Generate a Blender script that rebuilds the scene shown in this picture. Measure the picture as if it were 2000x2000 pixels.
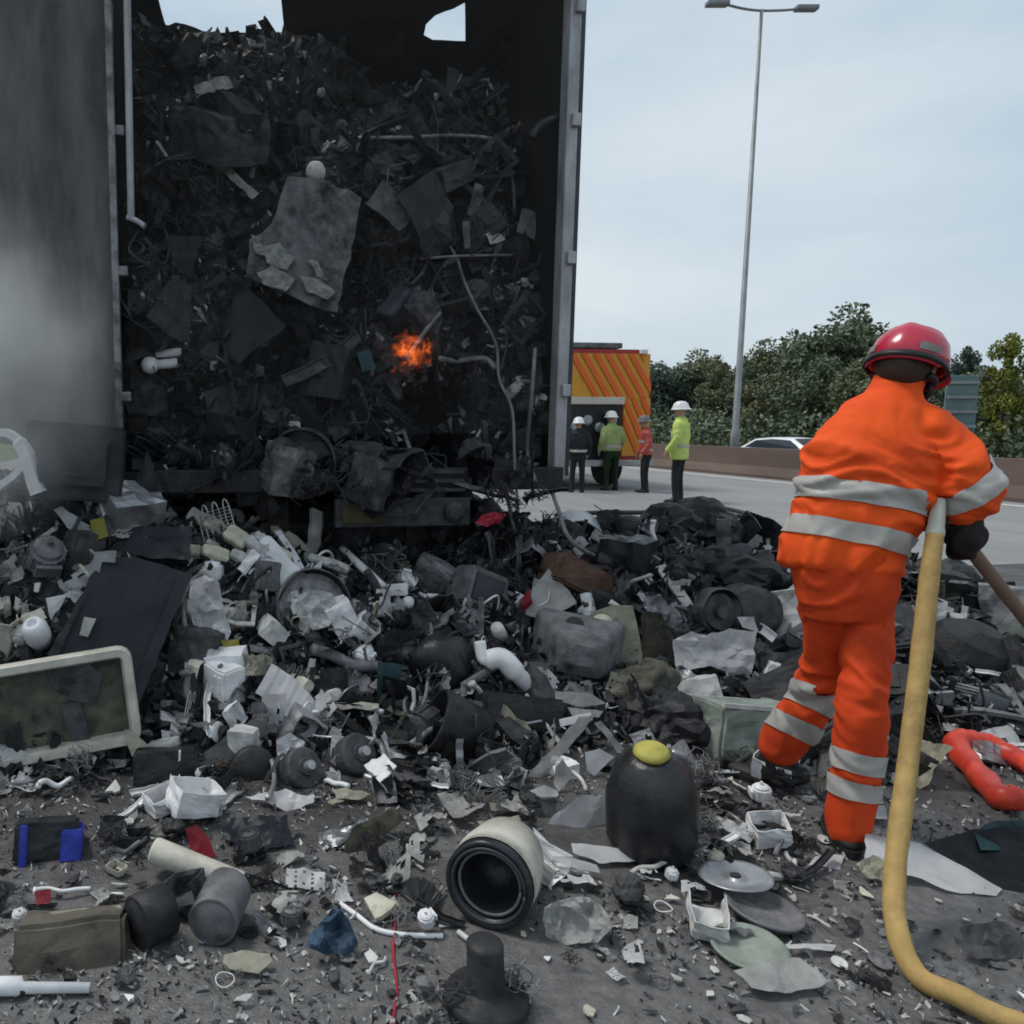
import bpy, bmesh, math, random
import numpy as np
from mathutils import Vector, Matrix, Euler, noise
from mathutils.geometry import delaunay_2d_cdt
random.seed(7); np.random.seed(7)
for o in list(bpy.data.objects): bpy.data.objects.remove(o)
S = bpy.context.scene
COL = S.collection
rad = math.radians
R_ = random.uniform

# ------------------------------------------------------------------ camera
F, PX, PY = 1500.0, 600.0, 1000.0            # focal length and principal point in photo pixels (2000 wide)
YAW, PITCH = math.atan(206 / 1500), math.atan(170 / 1500)
CAMP = Vector((0, 0, 1.40))
cam_d = bpy.data.cameras.new('camera'); cam = bpy.data.objects.new('camera', cam_d); COL.objects.link(cam)
cam.location = CAMP; cam.rotation_euler = (rad(90) - PITCH, 0, -YAW)
cam_d.sensor_width = 36; cam_d.lens = 36 * F / 2000; cam_d.shift_x = (1000 - PX) / 2000; cam_d.clip_end = 3000; cam_d.clip_start = 0.05
S.camera = cam
FW = Vector((math.sin(YAW) * math.cos(PITCH), math.cos(YAW) * math.cos(PITCH), -math.sin(PITCH)))
RT = Vector((math.cos(YAW), -math.sin(YAW), 0)); UP = RT.cross(FW)

# ------------------------------------------------------------------ world, sun, exposure
SUN_EL, SUN_AZ = rad(62), rad(-60)
w = bpy.data.worlds.new('World'); S.world = w; w.use_nodes = True
nt = w.node_tree; nt.nodes.clear()
out = nt.nodes.new('ShaderNodeOutputWorld'); bg = nt.nodes.new('ShaderNodeBackground')
sky = nt.nodes.new('ShaderNodeTexSky'); sky.sky_type = 'NISHITA'; sky.sun_disc = False
sky.sun_elevation = SUN_EL; sky.sun_rotation = SUN_AZ; sky.air_density = 1.2; sky.dust_density = 2.5; sky.ozone_density = 1.5
tc = nt.nodes.new('ShaderNodeTexCoord'); mp = nt.nodes.new('ShaderNodeMapping'); mp.inputs['Scale'].default_value = (1.0, 1.0, 3.2)
n1 = nt.nodes.new('ShaderNodeTexNoise'); n1.inputs['Scale'].default_value = 1.7; n1.inputs['Detail'].default_value = 5; n1.inputs['Roughness'].default_value = .5
cr = nt.nodes.new('ShaderNodeValToRGB'); cr.color_ramp.elements[0].position = .33; cr.color_ramp.elements[1].position = .68
cr.color_ramp.elements[0].color = (4.5, 5.9, 7.1, 1); cr.color_ramp.elements[1].color = (7.5, 8.25, 8.7, 1)
mx = nt.nodes.new('ShaderNodeMix'); mx.data_type = 'RGBA'; mx.inputs[0].default_value = .86
L = nt.links.new
L(tc.outputs['Generated'], mp.inputs['Vector']); L(mp.outputs[0], n1.inputs['Vector']); L(n1.outputs['Fac'], cr.inputs[0])
L(sky.outputs[0], mx.inputs[6]); L(cr.outputs[0], mx.inputs[7]); L(mx.outputs[2], bg.inputs[0]); bg.inputs[1].default_value = .071; L(bg.outputs[0], out.inputs[0])
sl = bpy.data.lights.new('sun', 'SUN'); sl.energy = 1.5; sl.angle = rad(16); sl.color = (1, .96, .9)
so = bpy.data.objects.new('sun', sl); COL.objects.link(so)
so.rotation_euler = (rad(90) - SUN_EL, 0, rad(180) - SUN_AZ)
S.view_settings.view_transform = 'Standard'; S.view_settings.look = 'None'; S.view_settings.exposure = 0.54; S.view_settings.gamma = 1
S.render.engine = 'CYCLES'; S.cycles.max_bounces = 6; S.cycles.volume_bounces = 1
try: S.cycles.filter_width = 1.8; S.cycles.pixel_filter_type = 'BLACKMAN_HARRIS'
except Exception: pass

# ------------------------------------------------------------------ pixel -> direction helpers
def rdir(px, py): return (FW + RT * ((px - PX) / F) - UP * ((py - PY) / F))
def at_depth(px, py, d): return CAMP + rdir(px, py) * d
def on_z(px, py, z=0.0):
    v = rdir(px, py); return CAMP + v * ((z - CAMP.z) / v.z)
def on_y(px, py, y):
    v = rdir(px, py); return CAMP + v * (y / v.y)
def depth(p): return (Vector(p) - CAMP).dot(FW)
def proj(p):
    q = Vector(p) - CAMP; d = q.dot(FW); return PX + F * q.dot(RT) / d, PY - F * q.dot(UP) / d
def sstep(t): t = max(0., min(1., t)); return t * t * (3 - 2 * t)
def lerp_tab(tab, x):
    if x <= tab[0][0]: return tab[0][1]
    for (a, b), (c, d) in zip(tab, tab[1:]):
        if x <= c: return b + (d - b) * (x - a) / (c - a)
    return tab[-1][1]

YT, XL, XR, ZB, ZR = 4.30, -0.40, 2.055, 1.15, 4.0       # trailer rear plane, inner sides, bed, roof
HTOP = [(-4, .2), (-2.6, 1.0), (-1.4, 1.12), (-.7, 1.08), (-.3, .98), (.1, .80), (.6, .62), (1.3, .60), (1.8, .72), (2.3, .76), (2.8, .74), (3.3, .60), (4.0, .56), (4.8, .42), (5.8, .15), (6.6, 0)]
HTOE = [(-3, 2.75), (-1.2, 2.85), (0, 2.95), (.8, 2.85), (1.6, 2.85), (2.2, 2.95), (3.0, 2.7), (4.2, 2.6), (6.6, 3.0)]
def H(x, y):
    toe = lerp_tab(HTOE, x); t = (y - toe) / (4.25 - toe)
    h = lerp_tab(HTOP, x) * (sstep(t * .62 + .04) / sstep(.66) if t > -.06 else 0)
    h = min(h, lerp_tab(HTOP, x))
    if XL < x < XR and y > 4.4: h = h + (.92 - h) * sstep((y - 4.4) / .5)
    if y > 4.7 and not (XL < x < XR): h *= sstep(1 - (y - 4.7) / 1.1)
    if h <= 0: return 0.0
    n = noise.noise(Vector((x * 1.9, y * 1.9, 3.1))) * .13 + noise.noise(Vector((x * 5, y * 5, 9.1))) * .06
    return max(0., h + n * min(1, h * 2.5))
def load_top(x): return lerp_tab([(-.4, 3.74), (-.1, 3.80), (.15, 3.68), (.35, 3.82), (.6, 3.80), (.75, 3.75), (1.1, 3.5), (1.7, 3.5), (2.15, 3.2)], x)
def LF(x, z):
    y = 4.48 + .17 * (z - 1.15)
    y += .85 * math.exp(-((x - 1.42) / .20) ** 4 - ((z - 1.38) / .27) ** 4)
    y += .30 * noise.noise(Vector((x * 2.6, z * 2.6, 1.7))) + .07 * noise.noise(Vector((x * 6, z * 6, 5.7)))
    return y
def on_heap(px, py):
    v = rdir(px, py); t = 1.2; prev = t
    while t < 9:
        p = CAMP + v * t
        if p.z <= max(0, H(p.x, p.y)):
            a, b = prev, t
            for _ in range(10):
                m = (a + b) / 2; q = CAMP + v * m
                if q.z <= max(0, H(q.x, q.y)): b = m
                else: a = m
            return CAMP + v * b
        prev = t; t += .03
    return CAMP + v * 4.6
def on_load(px, py):
    v = rdir(px, py); t = 3.8
    while t < 7:
        p = CAMP + v * t
        if p.y >= LF(p.x, p.z): return p
        t += .02
    return CAMP + v * 4.8
SURF = {'heap': on_heap, 'load': on_load, 'ground': on_z}

# ------------------------------------------------------------------ materials
MATS = {}
WORLD_MATS = set('char char_gloss soot burnt_steel ash white_plastic white_dirty grey_plastic slate cream olive beige brown teal blue blue_cloth red red_bright yellow rust green_grey metal cable_pale'.split())
def mat(name, c1, c2=None, scale=9., rough=.75, metal=0., bump=.25, soot=0., sootcol=(.012, .012, .013), emit=None, stretch=(1, 1, 1), spec=.35, coord='Object', dust=0.):
    m = bpy.data.materials.new(name); m.use_nodes = True; t = m.node_tree; N = t.nodes; Lk = t.links.new
    b = N['Principled BSDF']; b.inputs['Roughness'].default_value = rough; b.inputs['Metallic'].default_value = metal
    b.inputs['Specular IOR Level'].default_value = spec
    c2 = c2 or tuple(x * .6 for x in c1)
    tcn = N.new('ShaderNodeTexCoord'); oi = N.new('ShaderNodeObjectInfo'); ad = N.new('ShaderNodeVectorMath'); ad.operation = 'ADD'
    ml = N.new('ShaderNodeMath'); ml.operation = 'MULTIPLY'; ml.inputs[1].default_value = 37
    wld = name in WORLD_MATS
    if wld: gm = N.new('ShaderNodeNewGeometry'); scale *= 2.0; csock = gm.outputs['Position']
    else: csock = tcn.outputs[coord]
    Lk(oi.outputs['Random'], ml.inputs[0]); Lk(csock, ad.inputs[0]); Lk(ml.outputs[0], ad.inputs[1])
    mp = N.new('ShaderNodeMapping'); mp.inputs['Scale'].default_value = stretch; Lk(ad.outputs[0], mp.inputs['Vector'])
    n1 = N.new('ShaderNodeTexNoise'); n1.inputs['Scale'].default_value = scale; n1.inputs['Detail'].default_value = 6; n1.inputs['Roughness'].default_value = .62
    Lk(mp.outputs[0], n1.inputs['Vector'])
    r = N.new('ShaderNodeValToRGB'); r.color_ramp.elements[0].position = .35; r.color_ramp.elements[1].position = .66
    r.color_ramp.elements[0].color = (*c2, 1); r.color_ramp.elements[1].color = (*c1, 1); Lk(n1.outputs['Fac'], r.inputs[0])
    col = r.outputs[0]
    def over(src, colour, amt, sc, seedz, soft=.10):
        n2 = N.new('ShaderNodeTexNoise'); n2.inputs['Scale'].default_value = sc; n2.inputs['Detail'].default_value = 7; n2.inputs['Roughness'].default_value = .68
        sh = N.new('ShaderNodeVectorMath'); sh.operation = 'ADD'; sh.inputs[1].default_value = (seedz, seedz * 2, 3.3); Lk(mp.outputs[0], sh.inputs[0]); Lk(sh.outputs[0], n2.inputs['Vector'])
        r2 = N.new('ShaderNodeValToRGB'); r2.color_ramp.elements[0].position = max(0., 1 - amt - soft); r2.color_ramp.elements[1].position = min(1., 1 - amt + soft); Lk(n2.outputs['Fac'], r2.inputs[0])
        x = N.new('ShaderNodeMix'); x.data_type = 'RGBA'; Lk(r2.outputs[0], x.inputs[0]); Lk(src, x.inputs[6]); x.inputs[7].default_value = (*colour, 1)
        return x.outputs[2]
    if soot: col = over(col, sootcol, soot, scale * (.6 if wld else .35), 7.7)
    if wld and soot: col = over(col, sootcol, soot * .55 + .06, scale * 4.5, 3.9, .05)
    if dust: col = over(col, (.30, .29, .27), dust, scale * .8, 13.1, .07)
    Lk(col, b.inputs['Base Color'])
    if bump:
        bp = N.new('ShaderNodeBump'); bp.inputs['Strength'].default_value = bump; bp.inputs['Distance'].default_value = .01; n3 = N.new('ShaderNodeTexNoise'); n3.inputs['Scale'].default_value = scale * 4; n3.inputs['Detail'].default_value = 5
        Lk(mp.outputs[0], n3.inputs['Vector']); Lk(n3.outputs['Fac'], bp.inputs['Height']); Lk(bp.outputs[0], b.inputs['Normal'])
    if emit:
        b.inputs['Emission Color'].default_value = (*emit[0], 1); b.inputs['Emission Strength'].default_value = emit[1]
    MATS[name] = m; return m
mat('char', (.030, .031, .034), (.010, .010, .011), 8, .58, dust=.25)
mat('char_gloss', (.030, .032, .036), (.012, .012, .014), 6, .34, dust=.22)
mat('soot', (.075, .077, .083), (.022, .023, .026), 7, .68, dust=.28)
mat('burnt_steel', (.27, .27, .28), (.09, .09, .095), 6, .5, .3, soot=.40)
mat('ash', (.54, .54, .52), (.28, .28, .27), 9, .92, soot=.26, bump=.5)
mat('white_plastic', (.78, .78, .79), (.60, .60, .61), 5, .45, soot=.20, bump=.12)
mat('white_dirty', (.60, .60, .58), (.38, .38, .37), 6, .6, soot=.29, bump=.2)
mat('grey_plastic', (.18, .18, .19), (.085, .085, .09), 6, .6, soot=.38, dust=.2)
mat('slate', (.045, .052, .066), (.028, .032, .042), 3, .45, soot=.3, bump=.1)
mat('cream', (.56, .54, .44), (.34, .33, .26), 7, .75, soot=.32, bump=.4)
mat('olive', (.12, .12, .085), (.05, .05, .04), 6, .85, soot=.4)
mat('beige', (.56, .54, .47), (.38, .365, .31), 5, .6, soot=.24)
mat('brown', (.13, .115, .09), (.07, .062, .05), 6, .85, soot=.3)
mat('teal', (.05, .13, .14), (.03, .07, .08), 6, .6, soot=.38)
mat('blue', (.035, .06, .42), (.02, .03, .2), 6, .45, soot=.28)
mat('blue_cloth', (.11, .19, .28), (.05, .09, .14), 7, .85, soot=.25)
mat('red', (.42, .03, .05), (.22, .02, .03), 6, .5, soot=.3)
mat('red_bright', (.62, .06, .03), (.40, .03, .02), 5, .38, soot=.2, bump=.1)
mat('pink_red', (.60, .04, .09), (.4, .03, .05), 5, .4, soot=.15)
mat('yellow', (.45, .40, .08), (.3, .27, .06), 6, .6, soot=.3)
mat('rust', (.13, .07, .045), (.06, .04, .03), 8, .85, soot=.35)
mat('green_grey', (.30, .33, .29), (.16, .19, .16), 5, .55, soot=.33)
mat('metal', (.42, .43, .45), (.24, .25, .26), 5, .38, .6, soot=.25)
mat('rubber', (.022, .022, .023), (.014, .014, .014), 10, .7)
mat('cable', (.022, .022, .024), (.05, .05, .055), 5, .6)
mat('cable_pale', (.22, .22, .22), (.1, .1, .1), 5, .7, soot=.3)
mat('door_skin', (.26, .26, .255), (.125, .127, .13), 3.0, .7, stretch=(1.6, 1.6, .45), soot=.36, sootcol=(.05, .05, .052), bump=.15, dust=.12)
mat('post_metal', (.46, .46, .48), (.24, .24, .25), 9, .5, .3, soot=.28, stretch=(1, 1, .35))
mat('wall_char', (.022, .022, .024), (.012, .012, .013), 3, .85)
mat('asphalt', (.150, .146, .145), (.085, .083, .083), 30, .55, bump=.6, coord='Object', soot=.40, sootcol=(.075, .073, .073), dust=.30)
mat('asphalt_far', (.25, .25, .25), (.20, .20, .20), 3, .8, bump=.1, stretch=(1, .12, 1))
mat('paint', (.62, .62, .60), (.42, .42, .41), 6, .7)
mat('grass', (.075, .085, .035), (.045, .055, .025), 2, .95, bump=.5)
mat('barrier', (.155, .108, .088), (.10, .072, .062), 1.2, .85, soot=.3, sootcol=(.10, .085, .06), stretch=(1, .25, 1))
mat('galv', (.27, .29, .30), (.20, .215, .22), 3, .5, .2)
mat('suit', (.86, .098, .006), (.74, .068, .006), 5, .78, bump=.3, soot=.30, sootcol=(.42, .034, .008))
mat('suit_shaded', (.70, .066, .006), (.52, .042, .005), 5, .8, bump=.3, soot=.36, sootcol=(.20, .018, .008))  # suit colour darkened for the trousers: shade under the jacket painted in
mat('reflective', (.44, .42, .39), (.36, .35, .33), 8, .45, bump=.1)
mat('glove', (.022, .014, .014), (.012, .010, .010), 9, .8)
mat('boot', (.018, .016, .017), (.010, .010, .010), 9, .6, dust=.28)
mat('helmet_red', (.50, .022, .055), (.42, .018, .045), 3, .22, bump=0, spec=.6)
mat('helmet_white', (.75, .75, .76), (.62, .62, .63), 3, .35, bump=0)
mat('black_trim', (.012, .012, .013), (.02, .02, .02), 5, .5)
mat('skin', (.48, .29, .21), (.40, .23, .16), 5, .55, bump=.05)
mat('hair', (.03, .02, .014), (.05, .03, .02), 40, .6)
mat('hivis', (.55, .66, .16), (.45, .55, .13), 3, .7)
mat('hivis_dull', (.34, .42, .17), (.25, .32, .12), 3, .7)
mat('hivis_red', (.50, .10, .08), (.35, .06, .05), 3, .7)
mat('dark_cloth', (.020, .022, .026), (.012, .013, .015), 5, .85)
mat('dark_green', (.012, .04, .012), (.008, .02, .008), 5, .85)
mat('hose', (.44, .295, .105), (.33, .215, .075), 22, .68, bump=.18, soot=.33, sootcol=(.22, .15, .06))
mat('hose_pale', (.50, .50, .44), (.38, .38, .33), 4, .5, bump=.1)
mat('pole_wood', (.23, .145, .10), (.15, .095, .07), 5, .7, stretch=(1, 1, .2))
mat('engine_red', (.36, .03, .025), (.3, .025, .02), 3, .3, bump=0)
mat('engine_orange', (.74, .13, .02), (.68, .11, .018), 3, .35, bump=0)
mat('engine_yellow', (.66, .31, .028), (.60, .27, .025), 3, .4, bump=0)
mat('engine_cream', (.60, .55, .46), (.5, .46, .4), 3, .5)
mat('car_white', (.70, .72, .73), (.65, .67, .68), 3, .25, bump=0)
mat('glass_dark', (.03, .04, .05), (.02, .03, .04), 3, .1, bump=0, spec=.7)
mat('sign_back', (.13, .20, .20), (.10, .15, .155), 3, .6)
mat('bark', (.06, .05, .04), (.035, .03, .025), 8, .9)
def leafmat(name, a, b):
    m = mat(name, a, b, .55, .7, bump=0); return m
leafmat('leaf_dark', (.140, .175, .100), (.092, .118, .074)); leafmat('leaf_mid', (.180, .192, .102), (.118, .130, .076))
leafmat('leaf_blue', (.085, .120, .085), (.044, .064, .048)); leafmat('leaf_yellow', (.20, .21, .035), (.10, .115, .022))
# number plate, warning boards
mat('board_dim', (.09, .085, .03), (.03, .03, .02), 3, .6, soot=.45)

# ------------------------------------------------------------------ object helpers
def tag(o, label=None, cat=None, group=None, kind=None):
    if label: o['label'] = label
    if cat: o['category'] = cat
    if group: o['group'] = group
    if kind: o['kind'] = kind
    return o
def link_mesh(name, me, m=None, parent=None, M=None, smooth=False):
    o = bpy.data.objects.new(name, me); COL.objects.link(o)
    if not me.materials: me.materials.append(None)
    if m is not None:
        o.material_slots[0].link = 'OBJECT'; o.material_slots[0].material = MATS[m]
    if parent is not None: o.parent = parent
    if M is not None: o.matrix_local = M
    if smooth: me.polygons.foreach_set('use_smooth', [True] * len(me.polygons))
    return o
def bm_mesh(name, bm, smooth=False):
    bmesh.ops.recalc_face_normals(bm, faces=bm.faces)
    me = bpy.data.meshes.new(name); bm.to_mesh(me); bm.free()
    if smooth: me.polygons.foreach_set('use_smooth', [True] * len(me.polygons))
    me.materials.append(None); return me
def obj(name, bm, m, parent=None, M=None, smooth=False): return link_mesh(name, bm_mesh(name, bm, smooth), m, parent, M)
def empty(name, M=None):
    o = bpy.data.objects.new(name, None); COL.objects.link(o); o.empty_display_size = .1
    if M is not None: o.matrix_world = M
    return o
def T(v): return Matrix.Translation(Vector(v))
def frame(p, roll=0, yaw=0, pitch=0):
    """x right, y up, z toward the viewer; roll in the picture plane, yaw about y, pitch about x (degrees)"""
    b = Vector((-math.sin(YAW), -math.cos(YAW), 0)); M = Matrix((RT, Vector((0, 0, 1)), b)).transposed().to_4x4()
    return T(p) @ M @ Matrix.Rotation(rad(roll), 4, 'Z') @ Matrix.Rotation(rad(yaw), 4, 'Y') @ Matrix.Rotation(rad(pitch), 4, 'X')
def box(bm, c, s, M=None, bev=0., cuts=0):
    g = bmesh.ops.create_cube(bm, size=1.0); vs = g['verts']
    bmesh.ops.scale(bm, vec=s, verts=vs); bmesh.ops.translate(bm, vec=c, verts=vs)
    if M is not None: bmesh.ops.transform(bm, matrix=M, verts=vs)
    if bev:
        es = list({e for v in vs for e in v.link_edges}); bmesh.ops.bevel(bm, geom=es, offset=bev, segments=2, affect='EDGES', profile=.6)
    return vs
def tube(bm, pts, r, seg=8, cap=True):
    pts = [Vector(p) for p in pts]; n = len(pts); rs = r if isinstance(r, (list, tuple)) else [r] * n
    rings = []; ref = None
    for i, p in enumerate(pts):
        d = (pts[min(i + 1, n - 1)] - pts[max(i - 1, 0)])
        if d.length < 1e-9: d = Vector((0, 0, 1))
        d.normalize()
        if ref is None: ref = d.orthogonal().normalized()
        ref = (ref - d * ref.dot(d))
        if ref.length < 1e-6: ref = d.orthogonal()
        ref.normalize(); q = d.cross(ref)
        rings.append([bm.verts.new(p + (ref * math.cos(2 * math.pi * k / seg) + q * math.sin(2 * math.pi * k / seg)) * rs[i]) for k in range(seg)])
    for a, b in zip(rings, rings[1:]):
        for k in range(seg): bm.faces.new((a[k], a[(k + 1) % seg], b[(k + 1) % seg], b[k]))
    if cap:
        bm.faces.new(rings[0][::-1]); bm.faces.new(rings[-1])
def spline(pts, n=8):
    P = [Vector(p) for p in pts]; P = [P[0] * 2 - P[1]] + P + [P[-1] * 2 - P[-2]]; o = []
    for i in range(1, len(P) - 2):
        for k in range(n):
            t = k / n; a, b, c, d = P[i - 1:i + 3]
            o.append(.5 * ((2 * b) + (c - a) * t + (2 * a - 5 * b + 4 * c - d) * t * t + (3 * b - a - 3 * c + d) * t ** 3))
    o.append(P[-2]); return o
def lathe(bm, prof, seg=20, wob=0., seed=0):
    rings = []
    for r, z in prof:
        if r < 1e-5: rings.append([bm.verts.new((0, 0, z))])
        else:
            rings.append([bm.verts.new(((r * (1 + wob * noise.noise(Vector((math.cos(a) * 1.5, math.sin(a) * 1.5, z * 3 + seed))))) * math.cos(a), (r * (1 + wob * noise.noise(Vector((math.cos(a) * 1.5, math.sin(a) * 1.5, z * 3 + seed + 5))))) * math.sin(a), z)) for a in [2 * math.pi * k / seg for k in range(seg)]])
    for a, b in zip(rings, rings[1:]):
        for k in range(seg):
            k2 = (k + 1) % seg
            if len(a) == 1 and len(b) == 1: continue
            if len(a) == 1: bm.faces.new((a[0], b[k2], b[k]))
            elif len(b) == 1: bm.faces.new((a[k], a[k2], b[0]))
            else: bm.faces.new((a[k], a[k2], b[k2], b[k]))
def crumple(bm, amp, fr=4., seed=0., ridge=True):
    bm.normal_update()
    for v in bm.verts:
        q = v.co * fr + Vector((seed * 3.1, seed * 1.7, seed))
        d = noise.noise(q)
        if ridge: d = d * .5 + (1 - 2 * abs(noise.noise(q * 1.7))) * .5
        v.co += v.normal * d * amp + Vector((noise.noise(q + Vector((9, 0, 0))), noise.noise(q + Vector((0, 9, 0))), noise.noise(q + Vector((0, 0, 9))))) * amp * .5
def poly_sheet(pts2, step):
    """triangulated sheet over a 2D outline"""
    pts2 = [Vector(p) for p in pts2]; n = len(pts2); vs = []
    for i in range(n):
        a, b = pts2[i], pts2[(i + 1) % n]; k = max(1, int((b - a).length / step))
        for j in range(k): vs.append(a + (b - a) * (j / k))
    m = len(vs); xs = [v.x for v in vs]; ys = [v.y for v in vs]
    def inside(p):
        c = False
        for i in range(n):
            a, b = pts2[i], pts2[i - 1]
            if (a.y > p[1]) != (b.y > p[1]) and p[0] < (b.x - a.x) * (p[1] - a.y) / (b.y - a.y) + a.x: c = not c
        return c
    x = min(xs) + step * .5
    while x < max(xs):
        y = min(ys) + step * .5
        while y < max(ys):
            p = Vector((x + R_(-.25, .25) * step, y + R_(-.25, .25) * step))
            if inside(p) and min((p - v).length for v in vs[:m]) > step * .45: vs.append(p)
            y += step
        x += step
    ov, oe, of, *_ = delaunay_2d_cdt(vs, [(i, (i + 1) % m) for i in range(m)], [], 1, 1e-6)
    fs = [f for f in of if inside(sum((ov[i] for i in f), Vector((0, 0))) / len(f))]
    return ov, fs

def remesh_bm(bm, voxel, it=4, fac=.5):
    me = bpy.data.meshes.new('tmp'); bm.to_mesh(me); bm.free(); o = bpy.data.objects.new('tmp', me); COL.objects.link(o)
    a = o.modifiers.new('r', 'REMESH'); a.mode = 'VOXEL'; a.voxel_size = voxel
    if it: b = o.modifiers.new('s', 'SMOOTH'); b.factor = fac; b.iterations = it
    dg = bpy.context.evaluated_depsgraph_get(); dg.update(); n = bpy.data.meshes.new_from_object(o.evaluated_get(dg)); bpy.data.objects.remove(o); bpy.data.meshes.remove(me)
    n.materials.clear(); n.materials.append(None); return n

# ------------------------------------------------------------------ setting: ground, roads, barrier
def sheet_obj(name, x0, x1, y0, y1, z, m, kind='structure', nx=1, ny=1):
    bm = bmesh.new()
    vs = [[bm.verts.new((x0 + (x1 - x0) * i / nx, y0 + (y1 - y0) * j / ny, z)) for j in range(ny + 1)] for i in range(nx + 1)]
    for i in range(nx):
        for j in range(ny): bm.faces.new((vs[i][j], vs[i + 1][j], vs[i + 1][j + 1], vs[i][j + 1]))
    o = obj(name, bm, m); tag(o, kind=kind); return o
bm = bmesh.new(); prof = [(-1500, -.05), (-9, -.05), (-8, -.02), (14.0, -.02), (15.6, -.02), (16.6, -.64), (33, -.64), (36, -.4), (44, .7), (60, 1.0), (1500, 1.0)]
rows = [[bm.verts.new((x, y, z)) for x, z in prof] for y in (-1200, -40, 0, 40, 120, 400, 1500)]
for a, b in zip(rows, rows[1:]):
    for i in range(len(prof) - 1): bm.faces.new((a[i], a[i + 1], b[i + 1], b[i]))
tag(obj('ground', bm, 'grass'), kind='structure')
bm = bmesh.new(); rr = [(-7.5, 0), (14.55, 0)]
road = sheet_obj('road', -7.5, 14.9, -60, 600, 0.0, 'asphalt')
nt = MATS['asphalt'].node_tree; N_ = nt.nodes        # soot and washed-out ash lie over the tarmac around the heap
b_ = N_['Principled BSDF']; src = b_.inputs['Base Color'].links[0].from_socket
g_ = N_.new('ShaderNodeNewGeometry'); sx = N_.new('ShaderNodeSeparateXYZ'); nz_ = N_.new('ShaderNodeTexNoise'); nz_.inputs['Scale'].default_value = 2.1; nz_.inputs['Detail'].default_value = 7; nz_.inputs['Roughness'].default_value = .65
mr_ = N_.new('ShaderNodeMapRange'); mr_.inputs[1].default_value = 1.55; mr_.inputs[2].default_value = 3.3; mr_.inputs[3].default_value = -.28; mr_.inputs[4].default_value = .30
ad_ = N_.new('ShaderNodeMath'); ad_.operation = 'ADD'; rp_ = N_.new('ShaderNodeMapRange'); rp_.inputs[1].default_value = .36; rp_.inputs[2].default_value = .62; rp_.inputs[4].default_value = .85
mx_ = N_.new('ShaderNodeMix'); mx_.data_type = 'RGBA'; mx_.inputs[7].default_value = (.045, .041, .040, 1)
nt.links.new(g_.outputs['Position'], sx.inputs[0]); nt.links.new(g_.outputs['Position'], nz_.inputs['Vector']); nt.links.new(sx.outputs['Y'], mr_.inputs[0]); nt.links.new(mr_.outputs[0], ad_.inputs[0]); nt.links.new(nz_.outputs['Fac'], ad_.inputs[1]); nt.links.new(ad_.outputs[0], rp_.inputs[0]); nt.links.new(rp_.outputs[0], mx_.inputs[0]); wr_ = N_.new('ShaderNodeMapRange'); wr_.inputs[1].default_value = .40; wr_.inputs[2].default_value = .62; wr_.inputs[3].default_value = .66; wr_.inputs[4].default_value = .20; nt.links.new(nz_.outputs['Fac'], wr_.inputs[0]); nt.links.new(wr_.outputs[0], b_.inputs['Roughness']); nt.links.new(src, mx_.inputs[6]); nt.links.new(mx_.outputs[2], b_.inputs['Base Color'])
far = sheet_obj('running_lanes', 3.2, 14.9, 6.6, 600, 0.004, 'asphalt_far')
sheet_obj('opposite_road', 17.2, 31.5, -60, 600, -.58, 'asphalt_far')
def line_obj(x, y0, y1, wd=.15, z=.008):
    return sheet_obj('road_marking', x - wd / 2, x + wd / 2, y0, y1, z, 'paint')
line_obj(14.0, 6.7, 600, .22)
for x in (6.4, 10.1):
    for k in range(14): line_obj(x, 9 + k * 9.0, 11 + k * 9.0, .13)
bm = bmesh.new(); sec = [(-.30, 0), (-.30, .08), (-.16, .30), (-.11, .78), (.11, .78), (.16, .30), (.30, .08), (.30, -.6)]
for y0, y1 in [(-20 + k * 6.0, -20 + k * 6.0 + 5.98) for k in range(40)]:
    a = [bm.verts.new((14.95 + x, y0, z)) for x, z in sec]; b = [bm.verts.new((14.95 + x, y1, z)) for x, z in sec]
    for i in range(len(sec)): bm.faces.new((a[i], a[(i + 1) % len(sec)], b[(i + 1) % len(sec)], b[i]))
    bm.faces.new(a[::-1]); bm.faces.new(b)
tag(obj('concrete_barrier', bm, 'barrier'), 'long low brown weathered concrete barrier along the central reservation', 'barrier')

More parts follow.
